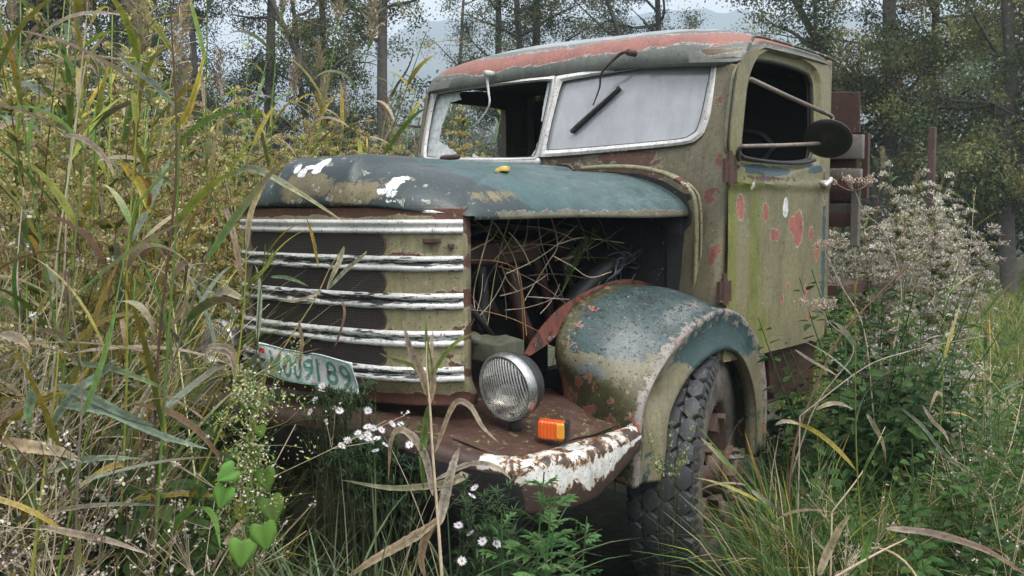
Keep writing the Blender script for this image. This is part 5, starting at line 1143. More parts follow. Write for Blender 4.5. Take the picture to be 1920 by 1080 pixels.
# low bushes of the middle distance
def bush(seed, pal, r=1.6, h=2.4, size=.09, m=5200):
    rg = np.random.default_rng(seed); o = empty('bush', (0, 0, 0), None, 'bush'); L = QB(); T = MB(); cs = np.c_[rg.normal(0, r * .5, 26), rg.normal(0, r * .5, 26), rg.uniform(.15, 1, 26) ** .8 * h]; cs[:, :2] *= (1.15 - cs[:, 2:] / h * .7)
    for c in cs: tube(T, spline([(0, 0, 0), (c[0] * .4, c[1] * .4, c[2] * .55), c], 3), np.linspace(.03, .008, 7), 4, False)
    k = rg.integers(0, 26, m); p = cs[k] + rg.normal(0, 1, (m, 3)) * r * .19; p[:, 2] = np.abs(p[:, 2]); col = pick(rg, 26, pal, None, .28)[k] * np.exp(rg.normal(0, .2, (m, 1))); diamonds(L, p, rg.normal(0, 1, (m, 3)), rg.uniform(.7, 1.3, m) * size, rg.uniform(.5, .8, m) * size, col, rg=rg)
    return reg(o, build('stem', T, M_bark, o), L.obj('crown', MT, o, smooth=False))
PB = [(.09, .12, .05), (.15, .17, .07), (.22, .21, .10), (.07, .10, .045)]
BU = [bush(200 + i, PB if i != 2 else [(.16, .15, .08), (.2, .19, .11)]) for i in range(4)]
place(BU, [tuple(gp(p, d))[:2] for p, d in [(1690, 22), (1760, 26), (1830, 20), (1880, 24), (1960, 20), (1640, 24), (1800, 34), (1720, 36), (1600, 30), (1900, 30)]], 'leafy bush under the trees behind the white seed heads', 'bushes behind the meadow', .9, 1.35, tilt=0)
place(BU, [tuple(gp(p, d))[:2] for p, d in [(-80, 12), (30, 14), (120, 17), (230, 19), (340, 22), (460, 24), (560, 27), (650, 26), (770, 26), (850, 28), (920, 30), (740, 40), (800, 44), (1010, 30)]], 'leafy bush beneath the trees beyond the reeds', 'bushes beyond the reeds', .9, 1.3, tilt=0)
FB = [bush(230 + i, [(.09, .10, .06), (.14, .14, .08), (.18, .17, .10)], 4.5, 6.5, .30, 3000) for i in range(3)]
for f in FB: f.name = 'distant_bush'
KIDS.update({f.name: list(f.children) for f in FB})
place(FB, [tuple(gp(p, VR.uniform(70, 130)))[:2] for p in np.linspace(-300, 2300, 46) + VR.normal(0, 25, 46)], 'pale hazy bush in the far treeline at the foot of the hills', 'bushes in the far treeline', .8, 1.3, tilt=0)

# ------------------------------------------------------------------ the reed thicket on the left
WL, WB_, WM = [G1, G3, PG, GY, YE, OC, TA], [2, 3, 3, 2.5, 1.3, .9, 1.5], None
R1 = [reed(300 + i, VR.uniform(2.1, 2.9), WL, WB_, plume=(i % 3 == 0), nl=VR.integers(10, 15)) for i in range(10)]
R2 = [reed(330 + i, VR.uniform(1.3, 1.9), WL, WB_, nl=10, lean=.2, dead=.45) for i in range(6)]
lab = 'tall reed with long green and yellowing leaves in the thicket left of the truck'
place(R1, scatter(34, wedge(-120, 250, 2.5, 4.0)), lab, 'reeds in the thicket left of the truck', .85, 1.05, tilt=.12)
place(R1, scatter(100, wedge(-120, 560, 3.8, 8.0), lambda p: p[0] < -1.15 or p[1] < -.5), lab, 'reeds in the thicket left of the truck', .85, 1.05, tilt=.12)
place(R1, scatter(26, wedge(520, 900, 5.6, 9.5), lambda p: p[0] < -1.2), 'reed standing on the far side of the truck behind the bonnet', 'reeds on the far side of the truck', .8, .98, tilt=.14)
place(R2, scatter(24, wedge(-60, 210, 2.1, 3.4), lambda p: p[1] < -.35), 'short reed with drooping and dead leaves low in front of the thicket', 'short reeds before the thicket', .8, 1.1, tilt=.16)
GP1, FP1 = [G3, GY, YE, (.34, .36, .10), (.50, .44, .16), (.20, .28, .08)], [(.44, .39, .15), (.34, .29, .12), (.52, .46, .24)]
GR1 = [goldenrod(400 + i, VR.uniform(1.7, 2.2), GP1, FP1, nlf=120) for i in range(6)]
GR2 = [goldenrod(410 + i, VR.uniform(1.5, 1.9), [YE, OC, (.40, .26, .08), GY], [(.45, .32, .15), (.4, .34, .16)], nlf=120, stem=(.16, .04, .03)) for i in range(3)]
place(GR1 + GR2, scatter(200, wedge(-100, 760, 3.6, 8.5), lambda p: p[0] < -1.15 or p[1] < -.45), 'goldenrod with yellow-green leaves and a faded flower plume among the reeds', 'goldenrods among the reeds', .85, 1.1, tilt=.1)
place(GR1 + GR2, scatter(95, wedge(540, 960, 5.2, 8.5), lambda p: p[0] < -1.15), 'yellowing goldenrod on the far side of the truck, seen over the bonnet', 'goldenrods on the far side of the truck', .85, 1.06, tilt=.1)
place(GR1, scatter(26, wedge(-80, 260, 2.4, 3.8), lambda p: p[1] < -.4), 'goldenrod with dull seed plume in the front of the thicket', 'goldenrods in front of the thicket', .8, 1.0, tilt=.12)
DW_ = [dryweed(430 + i, VR.uniform(.8, 1.3)) for i in range(6)]
place(DW_, scatter(50, wedge(-80, 190, 2.2, 3.6), lambda p: p[1] < -.35), 'dry branching weed with tiny whitish seed heads before the thicket', 'dry weeds before the thicket', .8, 1.15, tilt=.15)
NP_ = [(.09, .18, .045), (.06, .13, .035), (.07, .15, .04), (.12, .21, .06)]
N1 = [nettle(450 + i, VR.uniform(.6, 1.0), NP_, .075) for i in range(5)]
N2 = [nettle(460 + i, VR.uniform(.7, 1.1), [G2, DG, G1], .10) for i in range(4)]
place(N1 + N2, scatter(90, wedge(-60, 330, 2.6, 5.5), lambda p: p[1] < -.35 or p[0] < -1.2), 'dark broad-leaved weed deep in the thicket', 'broad-leaved weeds in the thicket', .8, 1.3, tilt=.1)
# weeds added under and behind the truck, so that no light shows beneath it
place(N2 + R2, [(x, y) for x in np.linspace(-1.3, .1, 6) for y in (2.2, 3.0, 3.8, 5.0)], 'weed added beneath and behind the chassis to block light', 'light-blocking weeds beneath the truck', .5, .65, tilt=.1)

# ------------------------------------------------------------------ right-hand side
FW = [(.54, .50, .43), (.44, .39, .31), (.64, .61, .56), (.33, .30, .18)]
W1 = [goldenrod(500 + i, VR.uniform(1.35, 1.65), [(.18, .20, .08), (.26, .24, .10), (.12, .16, .06)], FW, True, 120, .34, .22, (.2, .14, .09), 'white_seeded_goldenrod', 15) for i in range(6)]
place(W1, scatter(36, wedge(1600, 1730, 4.9, 6.9), lambda p: p[0] > .6) + scatter(16, wedge(1700, 1790, 8, 12)), 'goldenrod gone to fluffy white seed beside the cargo bed', 'white-seeded goldenrods beside the cargo bed', .85, 1.1, tilt=.12)
place(W1, scatter(50, wedge(1650, 1960, 17, 24), lambda p: p[0] > 1.2), 'white-seeded goldenrod in the meadow behind the truck', 'white-seeded goldenrods in the meadow', .7, .95, tilt=.1)
W2 = [goldenrod(510 + i, VR.uniform(.7, 1.0), [G3, GY, (.12, .15, .06)], FW + [(.6, .6, .6)], True, 70, .5, .2, (.12, .1, .05), 'white_aster', 15) for i in range(4)]
place(W2, scatter(50, wedge(1640, 1740, 4.6, 7.5), lambda p: p[0] > 1.0), 'low bushy plant covered in small white flowers at the meadow edge', 'white-flowered plants at the meadow edge', .8, 1.1, tilt=.1)
place(GR1 + GR2, scatter(40, wedge(1600, 1950, 17, 24), lambda p: p[0] > 1.15), 'yellow-green goldenrod in the meadow behind the truck', 'goldenrods in the meadow', .6, .85, tilt=.1)
place(R1, [tuple(gp(p, d))[:2] for p, d in [(1640, 8.8), (1655, 9.2), (1820, 11), (1665, 9.6), (1795, 10.4)]], 'yellowing reed standing in the meadow behind the truck', 'reeds in the meadow', .68, .78)
CR = [nettle(520 + i, VR.uniform(.9, 1.25), [(.05, .12, .035), (.045, .10, .03), (.08, .16, .045), (.06, .13, .04)], .078) for i in range(5)]
for c in CR: c.name = 'climbing_weed'
KIDS.update({c.name: list(c.children) for c in CR})
place(CR, scatter(95, wedge(1540, 1720, 4.0, 5.3), lambda p: p[0] > .9) + [(x, y) for x in (.55, .75, .92) for y in (2.45, 2.75, 3.1, 3.5)], 'dark leafy weed climbing between the cab and the cargo bed', 'climbing weeds behind the cab', .75, 1.05, tilt=.2)
place(N1, scatter(85, wedge(1540, 1960, 3.0, 5.5), lambda p: p[0] > 1.2), 'green nettle-like weed standing in the grass beside the truck', 'nettles in the grass beside the truck', .6, .9, tilt=.12)
place(CR, scatter(24, wedge(1740, 1990, 3.0, 4.4), lambda p: p[0] > 1.15), 'large-leaved dark weed at the right edge of the grass', 'large-leaved weeds at the right edge', .6, .8, tilt=.12)
place(R2, scatter(9, wedge(1560, 1900, 3.0, 5.2), lambda p: p[0] > 1.3), 'bent reed with pale drying blades in the grass beside the wheel', 'bent reeds beside the wheel', .5, .7, tilt=.35)
place(DW_, scatter(8, wedge(1500, 1900, 2.8, 6), lambda p: p[0] > 1.15), 'dry stalk with seed heads in the grass beside the truck', 'dry stalks beside the truck', .55, .85, tilt=.25)

# ------------------------------------------------------------------ grass: one mass
def grassfield(name, N, f, hgt, wid, pal, wts, label, seed, S=5, droop=(.4, 1.8), big=False):
    rg = np.random.default_rng(seed); q = QB(); pts = []
    while len(pts) < N:
        p = f(rg, N); keep = ~(((np.abs(p[:, 0]) < .95) & (p[:, 1] > -.15) & (p[:, 1] < 4.2)) & (rg.random(len(p)) < .93)); dd = np.hypot(p[:, 0] - CAM_LOC[0], p[:, 1] - CAM_LOC[1]); p = p[keep & (dd > 1.35)]; pts.extend(p.tolist())
    p = np.array(pts[:N]); tuft = p + 0; b = np.c_[p, ground_z(p[:, 0], p[:, 1]) - .01]
    c0 = pick(rg, N, pal, wts, .2); tip = np.where(rg.random((N, 1)) < .3, pick(rg, N, [TA, YE, GY]), c0 * 1.15); clump = .75 + .5 * (np.sin(p[:, 0] * 4.1) * np.sin(p[:, 1] * 3.7 + 1) * .5 + .5)
    h = rg.uniform(*hgt, N) * clump; ribbons(q, b, rg.uniform(0, 6.28, N), rg.uniform(.02, .5, N), h, rg.uniform(*wid, N), rg.uniform(*droop, N), c0, tip, S, 0, rg.normal(0, .8, N), 'grass', rg.normal(0, .3, N))
    o = q.obj(name, MG, None); tag(o, label, None, None, 'stuff'); return o
def fw(px0, px1, d0, d1, pw=1.0):
    def f(rg, n):
        d = d0 + (d1 - d0) * rg.random(n) ** pw; px = rg.uniform(px0, px1, n); lat = d * (px - 960) / FPX; P = CAM_LOC[None, :2] + _f[None, :2] * d[:, None] + _r[None, :2] * lat[:, None]; return P
    return f
GG, GWt = [G1, G3, (.06, .13, .04), (.12, .21, .07), TA, GY], [3, 3, 3, 2, .5, .7]
grassfield('grass', 5500, fw(1500, 2150, 1.9, 3.2), (.28, .55), (.005, .010), [(.07, .15, .04), (.10, .19, .05), G1, TA], [3, 3, 2, .8], 'short fresh grass at the bottom right corner', 11)
grassfield('grass', 11000, fw(1440, 2100, 3.2, 5.5), (.36, .72), (.004, .009), [(.07, .15, .04), (.11, .20, .06), G1, (.05, .11, .035), TA, GY], [3, 3, 3, 2, .9, .5], 'long fresh grass growing beside the truck wheel', 1)
grassfield('grass', 14000, fw(-120, 1120, 1.8, 3.3), (.28, .55), (.004, .009), [G1, (.06, .10, .05), PG, TA, BR], [3, 3, 1.3, 1, .6], 'grass and sedge in front of the bumper and the reeds', 2)
grassfield('grass', 26000, fw(1480, 2060, 5.5, 18, 1.4), (.22, .5), (.008, .018), [(.10, .17, .045), (.13, .20, .06), G3, GY], [3, 3, 2, 1], 'bright green meadow grass behind the truck', 3, 4)
grassfield('grass', 14000, fw(-150, 500, 3.2, 10), (.4, 1.0), (.006, .013), [G1, G2, BR, TA, GY], [3, 3, 1.2, 1, 1], 'tangled grass at the foot of the reed thicket', 4, 4)


grassfield('grass', 11000, fw(-220, 130, 3.0, 6.5), (.7, 1.4), (.004, .009), [GY, YE, TA, G1, G3, (.50, .45, .22)], [2, 1.6, 2, 2, 2, 2], 'fine tall straw and green blades filling the thicket left of the truck', 12, 6, (.2, 1.0))
grassfield('grass', 5000, fw(430, 900, 6.2, 9.5), (.9, 1.75), (.005, .010), [GY, YE, TA, G1, G3, (.50, .45, .22)], [2, 1.6, 2, 2, 2, 2], 'tall straw-coloured blades on the far side of the truck', 13, 6, (.3, 1.3))

grassfield('grass', 12000, fw(2060, 3300, 2.2, 16, 1.5), (.25, .6), (.007, .015), [(.10, .17, .045), (.13, .20, .06), G3, GY], [3, 3, 2, 1], 'meadow grass running on beyond the right edge', 14, 4)
# ------------------------------------------------------------------ plants one can single out
def pt(px, py, d):
    """point at forward distance d seen at (px,py)"""
    r = _f2 + _r2 * ((px - 960) / FPX) - _u3 * ((py - 540) / FPX); return CAM_LOC + r * d
def path(L, d):
    L = [(*a, d) if len(a) == 2 else a for a in L]; return spline([pt(*a) for a in L], 9)
def blade(q, L, d, w, c0, c1, fold=.22, tw=0.0):
    P = path(L, d); n = len(P); T = np.gradient(P, axis=0); T /= np.linalg.norm(T, axis=1)[:, None]; V_ = CAM_LOC - P; V_ /= np.linalg.norm(V_, axis=1)[:, None]
    s_ = np.cross(T, V_); s_ /= np.linalg.norm(s_, axis=1)[:, None]; nn = np.cross(s_, T); t = np.linspace(0, 1, n)[:, None]; a = tw * (t - .3)
    s2 = s_ * np.cos(a) + nn * np.sin(a); rb = np.random.default_rng(int(abs(P[0].sum()) * 1e5) % 99991); wd = w * .70 / 2 * (1 + rb.normal(0, .06, (n, 1))) * np.maximum(.04, np.sin(np.pi * t ** .65) ** .7); V = np.stack([P + s2 * wd + nn * wd * fold, P, P - s2 * wd + nn * wd * fold], 1).reshape(-1, 3)
    C = (np.array(c0) * (1 - t) + np.array(c1) * t)[:, None, :].repeat(3, 1) * np.array([1, .62, 1])[None, :, None]; C = C * np.exp(rb.normal(0, .13, (n, 3, 1))) * np.exp(.22 * np.sin(np.linspace(0, 9, n) + rb.uniform(0, 6)))[:, None, None]; q.add(V, strip_faces(1, n, 3), C.reshape(-1, 3))
def hero_reed(name, stem, d, blades, label, sc=GY, r=.0045, cat='reed', plume=None):
    base = pt(*(stem[0] if len(stem[0]) == 3 else (*stem[0], d))); g = np.array([base[0], base[1], float(ground_z(base[0], base[1]))]); o = empty(name, tuple(g), label, cat)
    q = QB(); P = path(stem, d); P = np.vstack([g[None], P]) if stem[0][1] > 900 else np.vstack([(g + [0, 0, 0])[None], P]); qtube(q, P, np.linspace(r, r * .4, len(P)), sc, 6); q.obj('stem', MS, o)
    for L, w, c0, c1, *k in blades:
        q = QB(); blade(q, L, d, w, c0, c1, tw=(k[0] if k else .5)); q.obj('blade', ML, o)
    return o
pale = (.52, .44, .36); tanb = (.40, .27, .17)
hero_reed('reed', [(828, 1075), (820, 960), (812, 860), (806, 760), (800, 690), (800, 640)], 2.5, [
    ([(800, 740), (806, 690), (800, 640), (798, 600)], .018, G3, G3), ([(802, 720), (830, 670), (858, 640), (885, 625)], .016, G3, GY), ([(800, 730), (780, 690), (740, 675), (712, 662)], .016, G3, (.3, .3, .12)),
    ([(803, 745), (790, 700), (768, 650), (755, 600)], .026, tanb, pale), ([(805, 760), (812, 715), (808, 660), (812, 620)], .024, tanb, TA), ([(812, 930), (795, 850), (760, 808), (735, 820), (728, 900)], .026, pale, tanb),
    ([(815, 850), (850, 760), (880, 760), (905, 800), (935, 830)], .020, tanb, pale), ([(820, 920), (870, 890), (840, 905), (740, 915), (640, 900)], .030, TA, (.3, .32, .18)), ([(815, 980), (770, 1010), (700, 1050), (640, 1090)], .034, TA, tanb),
    ([(825, 985), (835, 930), (850, 870), (862, 838)], .034, pale, pale), ([(822, 970), (800, 1000), (790, 1050), (800, 1090)], .03, tanb, BR), ([(815, 900), (880, 870), (930, 875), (960, 900)], .018, pale, TA), ([(802, 760), (795, 820), (792, 880), (800, 940)], .024, G3, G1)], 'half-dead reed with broad tan blades in front of the bumper, beside the number plate end', TA)
hero_reed('reed', [(470, 900), (484, 735), (540, 640), (591, 560), (620, 500), (645, 462)], [2.9][0], [
    ([(645, 462), (636, 490), (622, 520), (612, 545)], .020, (.35, .33, .22), TA), ([(612, 545), (650, 505), (680, 480), (688, 470)], .016, PG, tanb), ([(597, 500), (590, 460), (582, 430), (574, 408)], .013, YE, OC),
    ([(508, 519), (535, 520), (560, 528), (579, 537)], .014, PG, G3), ([(600, 550), (570, 560), (545, 565), (520, 560)], .012, TA, tanb), ([(560, 600), (566, 640), (562, 680), (560, 695)], .014, tanb, BR), ([(640, 560), (646, 590), (632, 640), (625, 650)], .010, tanb, BR)], 'thin reed stem leaning across the radiator grille', (.30, .24, .10), .003)
hero_reed('reed', [(300, 1075), (372, 900), (430, 760), (455, 600), (462, 470)], 2.6, [
    ([(430, 330), (476, 316), (560, 360), (645, 416)], .024, PG, (.5, .45, .25)), ([(462, 470), (470, 400), (500, 330), (520, 285)], .020, TA, YE), ([(455, 560), (420, 545), (400, 560), (396, 585)], .03, TA, PG), ([(452, 520), (440, 450), (425, 395), (420, 400)], .02, tanb, pale),
    ([(445, 690), (432, 655), (400, 648), (360, 660)], .022, TA, pale), ([(447, 700), (438, 660), (415, 650), (392, 655), (380, 690)], .018, tanb, pale), ([(395, 655), (430, 665), (440, 700), (438, 745)], .020, pale, TA), ([(452, 560), (470, 530), (500, 500), (520, 470)], .014, G3, GY)], 'leaning reed with a long pale blade reaching over the front of the bonnet', GY)
hero_reed('reed', [(60, 1080), (75, 950), (90, 830), (105, 720), (110, 650)], 2.2, [
    ([(108, 722), (160, 740), (230, 775), (293, 800)], .030, PG, (.16, .22, .15)), ([(112, 760), (200, 770), (300, 815), (390, 842)], .030, PG, PG), ([(131, 680), (200, 688), (270, 712), (317, 735)], .018, PG, G3), ([(95, 800), (140, 735), (190, 700), (220, 672)], .026, PG, (.28, .33, .25)),
    ([(70, 720), (58, 750), (52, 780), (58, 800)], .03, PG, G3), ([(83, 887), (140, 865), (200, 858), (268, 860)], .022, (.28, .3, .2), PG), ([(72, 965), (150, 950), (230, 945), (303, 948)], .014, TA, PG), ([(0, 826), (50, 836), (110, 846), (161, 868)], .040, tanb, TA), ([(70, 986), (140, 1000), (210, 1015), (279, 1040)], .022, TA, pale), ([(0, 628), (25, 630), (45, 642), (60, 662)], .03, pale, tanb)], 'reed with broad grey-green blades at the left edge, lower half of the photo', GY)
hero_reed('reed', [(285, 1000), (290, 800), (300, 620), (318, 460), (330, 330), (330, 200), (322, 60), (318, -40)], 2.5, [
    ([(300, 620), (330, 600), (350, 560), (352, 540)], .016, BR, TA), ([(282, 400), (262, 345), (240, 320), (225, 295)], .030, YE, OC), ([(262, 400), (280, 380), (272, 340), (228, 302)], .016, OC, (.3, .18, .04)), ([(120, 252), (160, 262), (200, 300), (215, 335)], .020, pale, TA), ([(330, 350), (300, 330), (250, 330), (210, 345)], .014, PG, GY),
    ([(330, 240), (350, 215), (372, 150), (385, 90)], .022, OC, YE), ([(330, 200), (290, 160), (240, 120), (220, 95)], .018, PG, (.35, .38, .28)), ([(325, 100), (300, 60), (270, 20), (260, -20)], .020, GY, YE)], 'tall dark brown seed stalk rising to the top edge among the reeds', (.10, .06, .04), .0045)
for a in [(([(1560, 1085), (1640, 1040), (1700, 1010)], [([(1660, 990), (1750, 1000), (1850, 1032), (1935, 1085)], .017, pale, tanb, .2), ([(1535, 1080), (1550, 1040), (1575, 990), (1595, 965)], .020, TA, (.3, .26, .12)), ([(1618, 1085), (1622, 1040), (1632, 1005), (1636, 985)], .018, G3, G1)]), 1.7, 'pale withered blade curving in from the bottom right corner'),
          (([(1560, 960), (1620, 880), (1660, 800)], [([(1690, 765), (1730, 800), (1770, 850), (1820, 890)], .016, (.3, .33, .24), PG), ([(1730, 760), (1750, 790), (1770, 810), (1782, 835)], .016, pale, TA), ([(1530, 768), (1555, 757), (1580, 758), (1600, 768)], .018, TA, pale), ([(1455, 795), (1470, 790), (1490, 792), (1502, 797)], .016, pale, TA), ([(1490, 655), (1520, 675), (1550, 692), (1572, 706)], .012, pale, TA), ([(1625, 775), (1640, 800), (1655, 830), (1662, 870)], .020, (.4, .4, .25), BR)]), 3.2, 'bent reed with loose pale blades in the grass right of the wheel')]:
    hero_reed('reed', a[0][0], a[1], a[0][1], a[2], TA, .003)

# heart-leaved climber twined up a plant with tiny white flowers
def heart(q, c, d, n, L, col):
    d = d / np.linalg.norm(d); s_ = np.cross(d, n); s_ /= np.linalg.norm(s_); n = np.cross(s_, d); t = np.linspace(0, 1, 9); half = np.array([.30, .47, .52, .50, .44, .35, .24, .12, .01]); back = np.array([-.16, -.2, -.1, .0, .0, 0, 0, 0, 0])
    mid = c + d * (t * L)[:, None]; lo = c + d * ((t + back) * L)[:, None]
    V = np.stack([lo + s_ * (half * L)[:, None] + n * (half * L * .25)[:, None] - n * .15 * L * (t ** 2)[:, None], (mid + lo) / 2 + s_ * (half * L * .5)[:, None] + n * (half * L * .22)[:, None] - n * .15 * L * (t ** 2)[:, None], mid - n * .15 * L * (t ** 2)[:, None], (mid + lo) / 2 - s_ * (half * L * .5)[:, None] + n * (half * L * .22)[:, None] - n * .15 * L * (t ** 2)[:, None], lo - s_ * (half * L)[:, None] + n * (half * L * .25)[:, None] - n * .15 * L * (t ** 2)[:, None]], 1).reshape(-1, 3)
    q.add(V, strip_faces(1, 9, 5), np.tile(np.array(col), (45, 1)) * np.tile([1, 1.05, .75, 1.05, 1], 9)[:, None])
D_ = 2.35; g = pt(470, 1075, D_); g[2] = ground_z(g[0], g[1]); rg = np.random.default_rng(91)
o = empty('climbing_vine', tuple(g), 'bright green heart-leaved climber on a stalk of tiny white flowers, front left of the truck', 'vine')
q = QB(); P = np.vstack([g[None], path([(468, 1075), (462, 980), (474, 900), (466, 830), (474, 770), (470, 740)], D_)]); P[:, :2] += np.c_[.006 * np.sin(np.arange(len(P)) * 1.2), .006 * np.cos(np.arange(len(P)) * 1.2)]; qtube(q, P, .0022, (.12, .16, .04), 5); q.obj('stem', MS, o)
VG = (.17, .33, .07)
for (a, b, ln, dx, dy, cc) in [(440, 880, 62, -.5, -.3, VG), (425, 915, 80, -.3, -1, (.19, .36, .07)), (494, 882, 66, .35, -1, (.20, .38, .07)), (505, 935, 76, .3, -1, VG), (492, 985, 84, .25, -1, (.18, .36, .06)), (455, 1015, 84, .0, -1, (.18, .36, .07)), (452, 950, 46, -.1, -1, (.36, .40, .08)), (482, 842, 44, -.1, -1, VG), (486, 800, 40, .3, -1, (.25, .45, .08)), (466, 770, 34, -.4, .5, (.30, .48, .09)), (452, 760, 26, -.4, .6, (.34, .48, .1))]:
    q = QB(); c = pt(a, b, D_ + rg.uniform(-.05, .03)); heart(q, c, _r * dx + np.array([0, 0, dy]) * .9 - _f * .35, -_f + np.array([0, 0, .45]) + rg.normal(0, .38, 3), ln * D_ / FPX * rg.uniform(.48, .64), np.array(cc) * rg.uniform(.5, .95)); q.obj('leaf', MG, o, solid=.0006)
o2 = empty('tiny_white_flowered_stalk', tuple(g + [.02, .02, 0]), 'feathery stalk of tiny white flowers carrying the heart-leaved climber', 'wild flower')
q = QB(); Fq = QB(); L = QB(); qtube(q, np.vstack([g[None] + [.02, .02, 0], path([(480, 1075), (470, 960), (468, 860), (472, 800), (476, 745)], D_ + .04)]), .003, (.12, .10, .05), 5)
for k in range(90):
    t = rg.uniform(0, 1); b = pt(472 + rg.normal(0, 4), 775 + 255 * t ** 1.3, D_ + .03); sp_ = (.055 if t < .45 else .03); e2 = b + rg.normal(0, 1, 3) * sp_ + [0, 0, .03 + .03 * (t < .4)]; qtube(q, spline([b, (b + e2) / 2 + rg.normal(0, .01, 3), e2], 2), .0007, (.22, .24, .10), 3)
    m = 22; diamonds(Fq, e2 + rg.normal(0, .016, (m, 3)), rg.normal(0, 1, (m, 3)), .0065, .0055, pick(rg, m, [(.62, .6, .52), (.5, .5, .28), (.3, .34, .12)]), rg=rg); m = 5; diamonds(L, e2 + rg.normal(0, .015, (m, 3)), rg.normal(0, 1, (m, 3)), .02, .006, pick(rg, m, [G3, GY]), rg=rg)
q.obj('stem', MS, o2); Fq.obj('blossoms', MF, o2); L.obj('leaves', ML, o2)

# asters leaning on the bumper
def aster(pxs, d, flowers, label, seed, foot):
    rg = np.random.default_rng(seed); g = pt(foot, 1000, d); g[2] = ground_z(g[0], g[1]); o = empty('aster', tuple(g), label, 'aster'); q = QB(); L = QB()
    for (a, b) in pxs:
        e = pt(a, b, d + rg.uniform(-.08, .05)); m = (g + e) / 2 + rg.normal(0, .04, 3); P = spline([g, m, e - [0, 0, .05] + rg.normal(0, .01, 3), e], 6); qtube(q, P, .0013, (.08, .09, .04), 3); n = 42; t = rg.uniform(.5, 1, n); p = P[(t * (len(P) - 1)).astype(int)]
        ribbons(L, p, rg.uniform(0, 6.28, n), rg.uniform(.4, 1.3, n), rg.uniform(.018, .045, n), .0042, rg.uniform(.2, 1.2, n), pick(rg, n, [(.05, .11, .05), (.07, .14, .06), (.10, .16, .07)]), pick(rg, n, [(.06, .12, .05), (.10, .16, .08)]), 4, 0, 0, 'leaf')
    q.obj('stem', MS, o); L.obj('leaves', ML, o)
    for (a, b) in flowers:
        Fq = QB(); c = pt(a, b, d - .05 + rg.uniform(-.03, .02)); ax_ = -_f * .6 + np.array([0, 0, .8]) + rg.normal(0, .35, 3); ax_ /= np.linalg.norm(ax_); s_ = np.cross(ax_, [1, 0, 0]); s_ /= np.linalg.norm(s_); u_ = np.cross(ax_, s_); n = 16; an = np.arange(n) * 6.283 / n + rg.normal(0, .08, n); dd = s_ * np.cos(an)[:, None] + u_ * np.sin(an)[:, None] + ax_ * .12
        diamonds(Fq, c + dd * .002, dd, rg.uniform(.0105, .0135, n), .0042, pick(rg, n, [(.82, .78, .84), (.72, .68, .76)], None, .05), up=np.tile(ax_, (n, 1))); diamonds(Fq, c + np.tile(ax_ * .001, (8, 1)) - dd[::2] * .003, dd[::2], .006, .004, (.55, .42, .08), up=np.tile(ax_, (8, 1))); Fq.obj('flower', MF, o)
rgA = np.random.default_rng(8)
aster([(rgA.uniform(590, 700), rgA.uniform(715, 790)) for _ in range(26)] + [(rgA.uniform(560, 680), rgA.uniform(760, 800)) for _ in range(8)], 3.12, [(603, 733), (604, 724), (592, 748), (637, 770), (690, 770), (582, 772)], 'upper green aster with few open flowers beneath the number plate', 1, 650)
aster([(rgA.uniform(640, 740), rgA.uniform(815, 890)) for _ in range(26)] + [(rgA.uniform(735, 800), rgA.uniform(800, 890)) for _ in range(16)], 3.05, [(641, 836), (652, 826), (689, 800), (691, 824), (678, 820), (700, 803), (707, 822), (722, 834), (735, 795), (752, 796), (690, 815), (715, 806), (768, 834), (704, 845), (671, 812)], 'aster covered in white daisy flowers hanging before the black bumper', 2, 720)
aster([(rgA.uniform(860, 960), rgA.uniform(900, 1080)) for _ in range(30)], 2.75, [(890, 915), (882, 1000), (905, 1015), (866, 1052), (932, 1020), (885, 930), (860, 985)], 'low aster with scattered white flowers below the bumper behind the half-dead reed', 3, 900)

# green mugwort in front of the bumper end
MP = [(.09, .19, .06), (.07, .16, .05), (.12, .24, .08)]
for i, (px, d, top) in enumerate([(982, 2.45, 905), (945, 2.5, 960), (1015, 2.55, 950), (990, 2.3, 985), (1075, 2.75, 985), (1050, 2.8, 1000)]):
    p = gp(px, d); zt = pt(px, top, d)[2] - float(ground_z(p[0], p[1])); o = mugwort(600 + i, max(.25, zt), MP, .105 if i < 4 else .085); o.location = (p[0], p[1], float(ground_z(p[0], p[1])))
    tag(o, 'bright green mugwort with deeply cut leaves before the rusty bumper end', None, 'mugwort plants before the bumper')

# dry umbels and brown stalk beside the door
def umbel(tip, d, stem, label, rad_=.06, seed=0):
    rg = np.random.default_rng(seed); g = pt(*stem[0], d); g[2] = ground_z(g[0], g[1]); o = empty('dry_umbel', tuple(g), label, 'dry flower'); q = QB(); Fq = QB(); P = np.vstack([g[None], path(stem + [tip], d)]); qtube(q, P, np.linspace(.003, .0015, len(P)), (.42, .34, .26), 5); t = P[-1]
    for k in range(22):
        a = k * 2.4; r = rad_ * rg.uniform(.4, 1); e = t + np.array([r * math.cos(a), r * math.sin(a), rad_ * .55 + rg.normal(0, .008)]); qtube(q, spline([t, (t + e) / 2 - [0, 0, .008], e], 3), .0008, (.42, .33, .26), 3); m = 16; diamonds(Fq, e + rg.normal(0, .006, (m, 3)), rg.normal(0, 1, (m, 3)), .008, .006, pick(rg, m, [(.45, .36, .28), (.55, .46, .38)]), rg=rg)
    q.obj('stem', MS, o); Fq.obj('sprays', MF, o)
umbel((1603, 358), 4.2, [(1650, 760), (1690, 560), (1660, 440), (1622, 400)], 'dry umbel on a long bent stem in front of the cargo bed boards', .085, 1)
umbel((1530, 585), 3.9, [(1480, 900), (1530, 760), (1600, 660), (1560, 610)], 'spidery dry umbel against the lower rear corner of the door', .07, 2)
umbel((1545, 470), 4.1, [(1640, 800), (1620, 620), (1580, 540)], 'small dry umbel with pinkish seeds beside the rear edge of the door', .05, 3)
